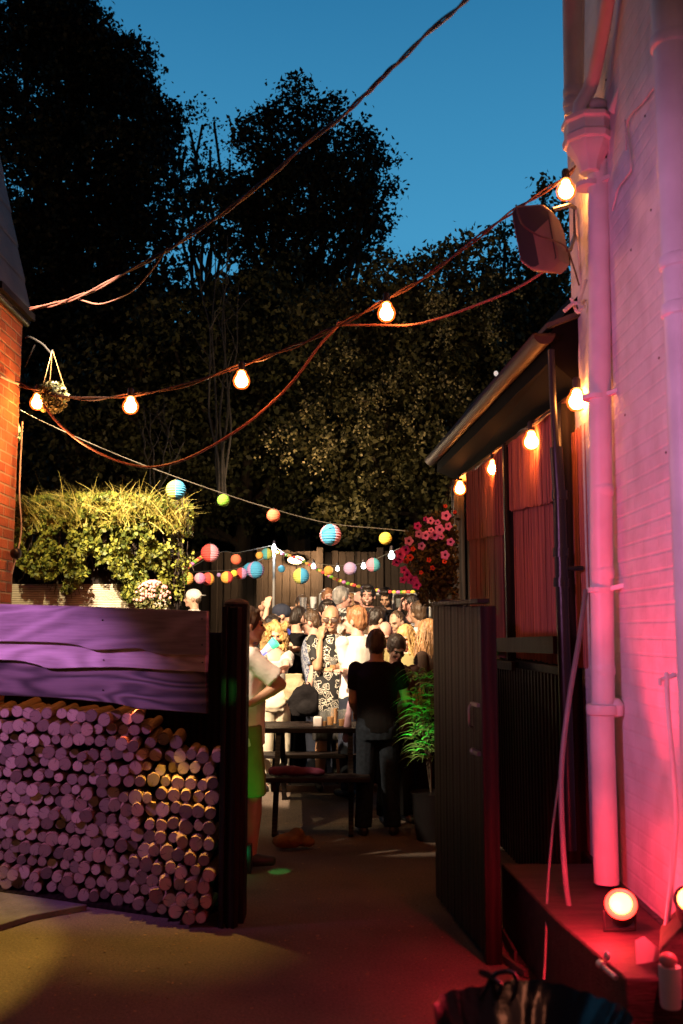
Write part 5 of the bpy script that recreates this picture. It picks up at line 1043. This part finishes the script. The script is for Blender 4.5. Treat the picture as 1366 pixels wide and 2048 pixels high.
def person(label, px, pt, Y, face, H=None, fem=False, lean=(0, 0), hyaw=0, hpitch=0, skin=SK_L, hair=('short', H_DK), top=('tee', C_BK), bottom=('trousers', C_NV), L_=None, R_=None, girth=1.0, hs=1.10, vox=.0095, face_on=True, glasses=None, beard=None, legs=0.0, stride=0.0, shoes=SHOE, feet=True):
    zt = at(px, pt, Y).z; g = gz(Y); H = H or (zt-g); S = H/1.75
    base = zt-H
    th = R(face); rm = Matrix.Rotation(th, 3, 'Z')
    lv = V3((lean[0], lean[1], 0)); p0 = at(px, pt, Y); loc = V3((p0.x, Y, base))-rm@(lv*S)
    root = empty('person', loc, th, label=label, cat='person'); root.scale = (S, S, S)
    def loc_(w): return (rm.transposed()@(V3(w)-loc))/S
    def lw(p): p = V3(p); k = max(0, min(1.15, (p.z-.90)/.73)); return p+lv*k+V3((0, 0, 0))
    bw = (.88 if fem else 1.0)
    hc = lw((0, .015, 1.632)); HRm = Matrix.Rotation(R(hyaw), 3, 'Z')@Matrix.Rotation(R(-hpitch), 3, 'X')
    hsz = hs*(.95 if fem else 1)
    def hp(x, y, z): return hc+HRm@(V3((x, y, z))*hsz)+V3((0, 0, -.115*(hs-1)))
    def he(mb, c, r): mb.ell(hp(*c), tuple(q*hsz for q in (r if hasattr(r, '__len__') else (r,)*3)), HRm)
    def hcap(mb, a, b, ra, rb): mb.cap(hp(*a), hp(*b), ra*hsz, rb*hsz, 8)
    # --- arms
    arms = []
    for side, spec in ((-1, L_), (1, R_)):
        sh = lw((side*.178*bw*(.5+.5*girth), -.005, 1.405)); a, b = .285, .262
        if spec is None: hand = lw((side*(.235*bw+.03*girth), .06, .86)); hint = V3((side*.3, -.35, 1.0))
        else:
            hand = loc_(at(*spec[1])) if len(spec[1]) == 3 and abs(spec[1][0]) > 3 else V3(spec[1]); hint = None
            if spec[0] is not None: hint = loc_(at(*spec[0])) if abs(spec[0][0]) > 3 else V3(spec[0])
            else: hint = V3((side*.35, -.1, .9))
        d = hand-sh; D = d.length
        if D > a+b-.012: hand = sh+d.normalized()*(a+b-.012); D = a+b-.012; d = hand-sh
        if D < .12: D = .12; hand = sh+d.normalized()*.12; d = hand-sh
        dn = d/D; x = (a*a-b*b+D*D)/(2*D); h_ = math.sqrt(max(0, a*a-x*x)); pv = hint-sh; pv = pv-dn*pv.dot(dn)
        if pv.length < 1e-4: pv = V3((0, -1, -.3)); pv = pv-dn*pv.dot(dn)
        el = sh+dn*x+pv.normalized()*h_; arms.append((side, sh, el, hand))
    # --- skin body, one continuous mesh
    mb = MB()
    he(mb, (0, -.012, .020), (.073, .092, .094)); he(mb, (0, .018, -.028), (.060, .066, .078)); he(mb, (0, .038, -.075), (.042, .042, .030))
    hcap(mb, (0, .082, .004), (0, .102, -.026), .009, .0145); he(mb, (0, .074, .016), (.050, .018, .011))
    for s in (-1, 1): he(mb, (s*.034, .062, -.026), .023); he(mb, (s*.075, -.006, -.008), (.011, .019, .030))
    he(mb, (0, .082, -.054), (.024, .012, .011)); he(mb, (0, .070, -.086), (.020, .018, .016))
    mb.cap(hp(0, -.02, -.05), lw((0, -.012, 1.42)), .052*(.9 if fem else 1.05), .062)
    def tors(mb, prof, inf=0):
        v = []; f = []; n = 20
        for z, rx, ry, yo in prof:
            c = lw((0, yo, z))
            for i in range(n): t = 2*math.pi*i/n; v.append(c+V3(((rx*bw*girth+inf)*math.cos(t), (ry*girth+inf)*math.sin(t), 0)))
        for k in range(len(prof)-1):
            for i in range(n): f.append((k*n+i, k*n+(i+1)%n, (k+1)*n+(i+1)%n, (k+1)*n+i))
        f += [tuple(range(n))[::-1], tuple(range((len(prof)-1)*n, len(prof)*n))]; mb.add(v, f)
    P = [(.80, .150, .10, 0), (.90, .168, .115, -.005), (1.02, .150 if not fem else .135, .108, .005), (1.14, .148 if not fem else .130, .108, .008), (1.26, .165, .118, .005), (1.36, .172, .112, 0), (1.43, .140, .088, -.005), (1.475, .075, .06, -.01)]
    tors(mb, P)
    for side, sh, el, hand in arms:
        k = 1 if not fem else .85
        mb.ell(sh, .058*k); mb.cap(sh, el, .050*k, .041*k); fd = (hand-el).normalized(); wr = hand-fd*.02; mb.cap(el, el+(wr-el)*.35, .041*k, .042*k); mb.cap(el+(wr-el)*.3, wr, .042*k, .027*k)
        q = fd.cross(V3((0, 0, 1)));  q = q.normalized() if q.length > .05 else V3((1, 0, 0)); nn = q.cross(fd)
        rt = Matrix((q, nn, fd)).transposed(); pc = hand+fd*.045; mb.ell(pc, (.040*k, .018, .052), rt)
        for i in range(4):
            off = q*(.030-.020*i)*k; b0 = hand+fd*.08+off; l_ = (.036, .042, .040, .031)[i]; fan = off*.35; b1 = b0+(fd*l_+fan*.6)+nn*.006; b2 = b1+fd*l_*.55-nn*.024*side*side; mb.cap(b0, b1, .0095, .009, 7); mb.cap(b1, b2, .009, .008, 7)
        t0 = hand+fd*.02+q*.03*k*(-side if True else 1); t1 = t0+(fd*.6+q*(-side)*.55).normalized()*.04; mb.cap(t0, t1, .012, .010, 7); mb.cap(t1, t1+fd*.026, .010, .009, 7)
    LG = []
    for s in (-1, 1):
        hip = V3((s*.088, 0, .88)); kn = V3((s*(.10+legs*.3), .025+s*stride*.6, .48)); an = V3((s*(.105+legs), -.01+s*stride, .085)); LG.append((s, hip, kn, an))
        mb.cap(hip, kn, .082*girth, .056); mb.cap(kn, kn+(an-kn)*.35, .054, .060); mb.cap(kn+(an-kn)*.35, an, .058, .038); mb.cap(an+V3((0, -.02, -.03)), an+V3((s*.02, .13, -.05)), .036, .028)
    body = remesh(mb, 'body', skin, root, vox, 2)
    # --- clothes
    kind, cm = top[0], top[1]; mb = MB(); hem = top[2] if len(top) > 2 else .84
    prof = [(hem, .168, .120, 0), (.92, .172, .124, 0), (1.02, .158 if not fem else .145, .118, .005), (1.14, .156 if not fem else .140, .117, .008), (1.26, .172, .126, .005), (1.36, .178, .120, 0), (1.43, .146, .095, -.005), (1.468, .088, .073, -.01)]
    if kind == 'offshoulder': prof = prof[:5]+[(1.335, .190, .124, 0)]
    if kind == 'vest': prof = prof[:6]+[(1.40, .12, .09, -.005)]
    tors(mb, prof, .010)
    for side, sh, el, hand in arms:
        k = 1 if not fem else .87
        if kind in ('tee', 'shirt', 'loose'):
            e_ = .62 if kind == 'tee' else .78 if kind == 'shirt' else .8
            mb.ell(sh, .068*k); mb.cone(sh-(el-sh)*.05, sh+(el-sh)*e_, .066*k, (.064 if kind != 'loose' else .078)*k, 16)
        elif kind == 'long':
            mb.ell(sh, .068*k); mb.cap(sh, el, .064*k, .056*k); mb.cone(el, el+(hand-el)*.88, .055*k, .040*k, 14)
        elif kind == 'offshoulder': mb.cone(sh+(el-sh)*.12, sh+(el-sh)*.70, .078, .072, 14)
        elif kind == 'vest': mb.cap(lw((side*.085, .02, 1.38)), lw((side*.085, -.02, 1.46)), .02, .02, 8)
    remesh(mb, 'shirt' if kind != 'offshoulder' else 'blouse', cm, root, vox*1.05, 3, (.0042, 14, (1, 1, .6)))
    bk, bm2 = bottom; mb = MB()
    if bk == 'skirt':
        mb.lathe((0, 0, 0), [(.30, .28), (.27, .6), (.20, .86), (.15, .98), (.12, .98)], 20)
    else:
        tors(mb, [(.80, .168, .118, 0), (.90, .176, .122, -.005), (.985, .160, .114, .0)], .006)
        for s, hip, kn, an in LG:
            if bk == 'trousers': mb.cap(hip, kn, .098*girth, .080); mb.cone(kn, an+V3((0, 0, -.02)), .080, .074, 16)
            else: mb.cone(hip+V3((0, 0, .05)), kn+V3((0, 0, -.02)), .098*girth, .086, 16)
    remesh(mb, 'skirt' if bk == 'skirt' else 'trousers' if bk == 'trousers' else 'shorts', bm2, root, vox*1.1, 3, (.005, 12, (1, 1, .5)))
    if feet:
        for s, hip, kn, an in LG:
            mb = MB(); a = an+V3((0, -.035, -.045)); mb.cap(a, a+V3((s*.02, .08, .0)), .046, .044, 10); mb.cap(a+V3((s*.02, .08, 0)), a+V3((s*.03, .17, -.008)), .044, .034, 10)
            o = remesh(mb, 'shoe', shoes, root, .010, 2)
    # --- hair
    hk, hm = hair[0], hair[1] if len(hair) > 1 else None; mb = MB(); strands = None
    if hk in ('short', 'buzz', 'quiff', 'long', 'curly', 'bun', 'balding'):
        t = {'buzz': .004, 'balding': .005}.get(hk, .013)
        if hk != 'balding': he(mb, (0, -.020, .030), (.073+t, .086+t*.9, .089+t)); he(mb, (0, -.045, -.01), (.066+t*.6, .062+t*.6, .078))
        else: he(mb, (0, -.040, -.002), (.076, .068, .078)); he(mb, (0, -.03, .045), (.070, .074, .068))
        for s in (-1, 1): he(mb, (s*.066, -.012, .018), (.014+t*.4, .036, .034))
        if hk in ('quiff',): he(mb, (0, .045, .098), (.060, .042, .028)); he(mb, (.02, .0, .108), (.06, .06, .022))
        if hk == 'short': he(mb, (0, .042, .088), (.056, .034, .022))
        if hk == 'long':
            for s in (-1, 1):
                hcap(mb, (s*.062, .0, .04), (s*.088, -.012, -.13), .034, .040); hcap(mb, (s*.088, -.012, -.13), (s*.075, .005, -.27), .040, .018)
            hcap(mb, (0, -.07, .0), (0, -.085, -.24), .070, .050); he(mb, (0, -.01, .055), (.084, .088, .072))
        if hk == 'curly':
            for i in range(26):
                a_ = random.uniform(-2.6, 2.6)-math.pi/2; zz = random.uniform(-.15, .09); rr_ = .088+.03*random.random(); he(mb, (rr_*math.cos(a_), rr_*math.sin(a_)*.9-.015, zz), random.uniform(.026, .042))
        if hk == 'bun': he(mb, (0, -.115, .05), .04)
        remesh(mb, 'hair', hm, root, .0085, 2, (.0045, 75, (1, 1, .45)))
        if hk in ('long', 'curly'):
            mb = MB(); curl = .012 if hk == 'curly' else .006; n_ = 190
            for i in range(n_):
                a_ = random.uniform(-2.55, 2.55)-math.pi/2; rr_ = .080; z0 = random.uniform(.02, .105); L = random.uniform(.16, .26) if hk == 'curly' else random.uniform(.25, .38); pts = []; ph = random.uniform(0, 6)
                for k in range(10):
                    t = k/9; z = z0-L*t; r2 = (rr_*math.cos(max(0, z0)*8)*.6+.03+.05*min(1, t*2.2))*(1.12 if hk == 'curly' else 1.0); aa = a_+.15*math.sin(ph+t*5)
                    pts.append(hp(r2*math.cos(aa)+curl*math.sin(ph+t*(22 if hk == 'curly' else 11)), r2*math.sin(aa)*.95-.012+curl*math.cos(ph+t*19), z))
                mb.tube(pts, [.0048]*9+[.002], 4)
            mb.build('hair_locks', hm, root)
    if hk == 'cap':
        t = .012; he(mb, (0, -.012, .040), (.088, .102, .082)); remesh(mb, 'cap', hm, root, .0085, 2)
        mb = MB(); s_ = hair[2] if len(hair) > 2 else 1; he(mb, (0, s_*.105, .040), (.068, .062, .008)); o = mb.build('cap_brim', hm, root)
        mb = MB(); he(mb, (0, -.055, -.01), (.066, .05, .06)); remesh(mb, 'hair', H_BR, root, .0085, 2)
    # --- face
    if face_on:
        mb = MB()
        for s in (-1, 1): he(mb, (s*.030, .079, -.001), (.0105, .008, .0055))
        o = mb.build('eyes', EYE, root)
        mb = MB(); hmm = hm if hk not in ('bald', 'cap') else H_BR
        for s in (-1, 1): hcap(mb, (s*.014, .094, .019), (s*.046, .080, .019), .0042, .0035)
        mb.build('eyebrows', hmm or H_BR, root)
        mb = MB(); hcap(mb, (-.022, .086, -.054), (.022, .086, -.054), .0045, .0045); mb.build('lips', LIP, root)
    if beard:
        mb = MB(); he(mb, (0, .040, -.074), (.050, .047, .034)); he(mb, (-.045, .018, -.05), (.02, .03, .04)); he(mb, (.045, .018, -.05), (.02, .03, .04)); remesh(mb, 'beard', beard, root, .0085, 2, (.002, 90, (1, 1, 1)))
        if 'smiling' in label: mb = MB(); he(mb, (0, .087, -.052), (.020, .006, .006)); mb.build('teeth', WHT, root)
    if glasses:
        mb = MB()
        for s in (-1, 1): hcap(mb, (s*.078, -.0, .004), (s*.055, .090, .003), .003, .003)
        for s in (-1, 1): he(mb, (s*.031, .098, -.002), (.026, .005, .019))
        hcap(mb, (-.01, .104, .004), (.01, .104, .004), .003, .003); mb.build('sunglasses', glasses, root)
    root['_h'] = round(H, 2); print('P', H, label[:40]); del root['_h']
    return root, arms, S
def cup(c, r, h, mat, label, name='drink_cup', rot=None, group=None):
    mb = MB(); mb.lathe(c, [(r*.8, -h/2), (r, h/2), (r*.93, h/2), (r*.72, -h/2+.01)], 16, rot)
    o = mb.build(name, mat); return tag(o, label, 'cup', group)
TINT = M('tinted_lens', (.10, .07, .06), .15, var=.1, spec=.8)
# foreground pair
person('man in black t-shirt and dark jeans seen from behind in the gateway', 752, 1258, 8.2, 4, skin=SK_T, hair=('buzz', H_BR), top=('tee', C_BK, .86), bottom=('trousers', C_JN), L_=((703, 1370, 8.1), (712, 1425, 8.45)), R_=(None, (.22, .25, 1.05)), girth=1.06, vox=.0085, face_on=False, legs=.02, lean=(-.01, -.0))
person('dark haired person in shadow facing out beside the man in black', 792, 1270, 8.65, 195, skin=SK_D, hair=('bun', H_DK), top=('tee', C_BRN), bottom=('trousers', C_BK), lean=(0, .05), hpitch=25)
person('man in cream t-shirt and shorts half hidden by the left gate post', 494, 1214, 7.12, 285, H=1.76, skin=SK_T, hair=('short', H_BR), top=('loose', C_WH, .80), bottom=('shorts', C_GR), L_=None, R_=((541, 1398, 6.95), (498, 1410, 6.9)), vox=.0085, girth=1.02, stride=.04)
# middle rows
person('curly blonde woman in a pale grey off shoulder top with crossed hands', 549, 1244, 9.85, 205, fem=True, skin=SK_P, hair=('curly', H_BL), top=('offshoulder', C_GY, .86), bottom=('trousers', C_CR), L_=((590, 1352, 9.6), (545, 1352, 9.5)), R_=((512, 1350, 9.7), (550, 1345, 9.45)), lean=(.02, .05), hpitch=18, hyaw=-18)
person('man with a dark cap in profile behind the curly haired woman', 562, 1208, 10.7, 280, skin=SK_L, hair=('cap', C_NV), top=('tee', C_DG), lean=(0, .05), hpitch=10)
person('dark haired guest directly behind the curly blonde head', 545, 1232, 10.3, 240, skin=SK_T, hair=('short', H_DK), top=('tee', C_DG))
person('dark haired person with both hands raised to drink at the left of the crowd', 513, 1222, 10.9, 265, skin=SK_L, hair=('short', H_BR), top=('tee', C_DG), L_=((500, 1258, 10.7), (524, 1222, 10.7)), R_=((520, 1265, 10.6), (534, 1216, 10.6)))
person('young man in black t-shirt leaning in with his back turned', 597, 1213, 10.6, 310, skin=SK_L, hair=('buzz', H_DK), top=('tee', C_BK, .9), bottom=('trousers', C_BK), L_=(None, (.05, .3, 1.1)), R_=((578, 1300, 10.3), (602, 1298, 10.2)), lean=(0, .06), hpitch=20)
person('man with glasses looking left between the black t-shirt and the swirl print', 624, 1220, 10.2, 80, skin=SK_P, hair=('buzz', H_BR), top=('shirt', C_BLP2, .84), bottom=('trousers', C_NV), lean=(0, .06), hpitch=15, glasses=M('black_metal'))
person('tanned man in black shirt with white swirl print and sunglasses', 662, 1210, 9.85, 196, skin=SK_T, hair=('bald',), top=('shirt', C_SWIRL, .74), bottom=('shorts', C_DG), R_=((622, 1330, 9.75), (640, 1280, 9.72)), L_=((700, 1345, 9.8), (668, 1336, 9.5)), girth=1.08, hyaw=-22, hpitch=5, glasses=TINT, vox=.0085, hs=1.16)
person('ginger haired man in white t-shirt seen from behind', 713, 1213, 9.6, 40, skin=SK_P, hair=('short', H_RD), top=('tee', C_WH), bottom=('trousers', C_NV), L_=((690, 1330, 9.5), (683, 1342, 9.3)), girth=1.02, hyaw=25, hs=1.16, face_on=False)
person('dark haired man in white shirt leaning to the right', 753, 1216, 10.4, 300, skin=SK_L, hair=('quiff', H_DK), top=('tee', C_WH), lean=(0, .10), hpitch=25)
person('bald man lowering his pink head behind the man in black', 771, 1243, 9.9, 170, H=1.62, skin=SK_P, hair=('bald',), top=('tee', C_KH), hpitch=35)
person('blonde woman with long waves in a khaki t-shirt right of the doorway pair', 813, 1250, 9.25, 150, fem=True, skin=SK_P, hair=('long', H_BL), top=('loose', C_KH), bottom=('trousers', C_BK), R_=None, L_=((826, 1380, 9.1), (823, 1425, 9.05)), hpitch=15, lean=(0, .02))
person('woman with long dark blonde hair at the right edge of the gateway', 856, 1238, 8.9, 60, fem=True, skin=SK_L, hair=('long', H_LB), top=('loose', C_BRN), bottom=('trousers', C_BK), face_on=False)
person('silver haired guest just behind the swirl print shirt', 692, 1238, 10.3, 190, H=1.55, fem=True, skin=SK_P, hair=('long', H_SV), top=('loose', C_GY))
# right group
person('man in light blue printed shirt at the right under the flowers', 838, 1203, 11.3, 40, skin=SK_T, hair=('short', H_BR), top=('loose', C_BLP), bottom=('trousers', C_NV), girth=1.1, face_on=False)
person('woman in a striped top drinking with one arm raised', 822, 1188, 12.5, 100, fem=True, skin=SK_P, hair=('bun', H_DK), top=('vest', C_STR), L_=((786, 1245, 12.3), (800, 1215, 12.3)), R_=((815, 1262, 12.2), (806, 1238, 12.1)), hpitch=-12, girth=1.05)
person('dark haired man in a black polo looking down at the back right', 772, 1177, 12.8, 165, skin=SK_T, hair=('quiff', H_DK), top=('shirt', C_BK), hpitch=22, girth=1.1, beard=H_DK, lean=(0, .03))
person('smiling bearded man in dark t-shirt in the back row', 736, 1171, 12.6, 172, skin=SK_P, hair=('quiff', H_DK), top=('tee', C_DG), beard=H_BR, girth=1.1, hs=1.2)
person('pale bald head peeping out beside the smiling bearded man', 719, 1182, 13.0, 210, skin=SK_P, hair=('bald',), top=('tee', C_DG))
person('blonde woman small in the back row beside the grey haired man', 701, 1186, 13.2, 165, fem=True, skin=SK_T, hair=('long', H_LB), top=('vest', C_BRN))
person('grey haired man in black and white print shirt turned to the right', 683, 1174, 12.5, 285, skin=SK_P, hair=('short', H_GR), top=('shirt', C_BW), girth=1.08, hs=1.2)
person('man in pale blue open shirt at the back left of the grey haired man', 656, 1177, 13.0, 190, skin=SK_P, hair=('short', H_RD), top=('shirt', C_LB), girth=1.05)
person('person drinking from a silver tumbler in the back row', 604, 1190, 13.0, 185, skin=SK_T, hair=('short', H_BR), top=('tee', C_WH), R_=((580, 1225, 12.8), (602, 1216, 12.6)), hpitch=-15)
person('man in a white baseball cap far left behind the hedge edge', 388, 1178, 12.6, 95, H=1.62, skin=SK_L, hair=('cap', C_WH, -1), top=('tee', C_WH))
person('short person seen only as a dark head behind the sunglasses man', 655, 1200, 10.6, 190, skin=SK_P, hair=('short', H_DK), top=('tee', C_SL))
person('man in white t-shirt squeezed between the capped man and the couple', 580, 1222, 11.2, 120, skin=SK_P, hair=('short', H_LB), top=('tee', C_WH))
person('woman with long brown hair behind the ginger haired man', 733, 1226, 10.9, 250, fem=True, skin=SK_L, hair=('long', H_BR), top=('loose', C_CR))
person('pale shirted guest far left behind the curly blonde woman', 520, 1240, 10.3, 230, skin=SK_P, hair=('short', H_BR), top=('shirt', C_CR), hpitch=10)
person('guest in white shirt between the striped woman and the blonde waves', 795, 1222, 11.0, 140, skin=SK_L, hair=('buzz', H_BR), top=('shirt', C_WH), hpitch=15)
person('guest in light grey top deep in the crowd behind the sunglasses man', 640, 1216, 11.6, 210, fem=True, skin=SK_P, hair=('bun', H_BR), top=('tee', C_GY))
# held and standing drinks
SILV = M('silver_tumbler', (.62, .62, .64), .25, .8, var=.1)
cup(at(606, 1207, 12.45), .048, .15, SILV, 'silver tumbler lifted in front of the drinking face')
cup(at(627, 1205, 12.5), .045, .14, M('frosted_plastic_cup'), 'pale translucent cup raised between two heads in the back row')
cup(at(797, 1206, 12.2), .036, .11, gl, 'clear glass tipped by the woman in stripes')
glass(666, 1336, 9.42, .14, .036, .5, 'beer glass held by the man in the swirl shirt', zb=at(666, 1345, 9.42).z, group=None, bm_=AMB)
# glowing baton cup
root = empty('glow_cup', at(540, 1292, 9.35), label='glowing green pink and blue light up cup at the curly woman\'s mouth', cat='light up cup')
a_, b_ = at(552, 1283, 9.35), at(524, 1308, 9.38); d = b_-a_
for (t0, t1, r0, r1, col, es, nm) in ((0, .36, .052, .044, (.10, .9, .45), .9, 'green_top'), (.365, .70, .042, .034, (1, .62, .50), .9, 'pink_middle'), (.705, 1, .032, .024, (.35, .38, 1), .9, 'blue_base')):
    mb = MB(); mb.cone(a_+d*t0, a_+d*t1, r0, r1, 14); part(mb, nm, M('glow_'+nm, col, .4, var=.05, emis=col, es=es), root)
mb = MB(); mb.lathe(at(574, 1264, 9.9), [(.0, -.006), (.036, -.006), (.036, .006), (.0, .006)], 20, Matrix.Rotation(R(90), 3, 'X')@Matrix.Rotation(R(20), 3, 'Y'))
tag(mb.build('badge', M('blue_badge', (.10, .12, .45), .3, emis=(.2, .25, .9), es=.5)), 'round blue glowing badge beside the capped man\'s chin', 'badge')
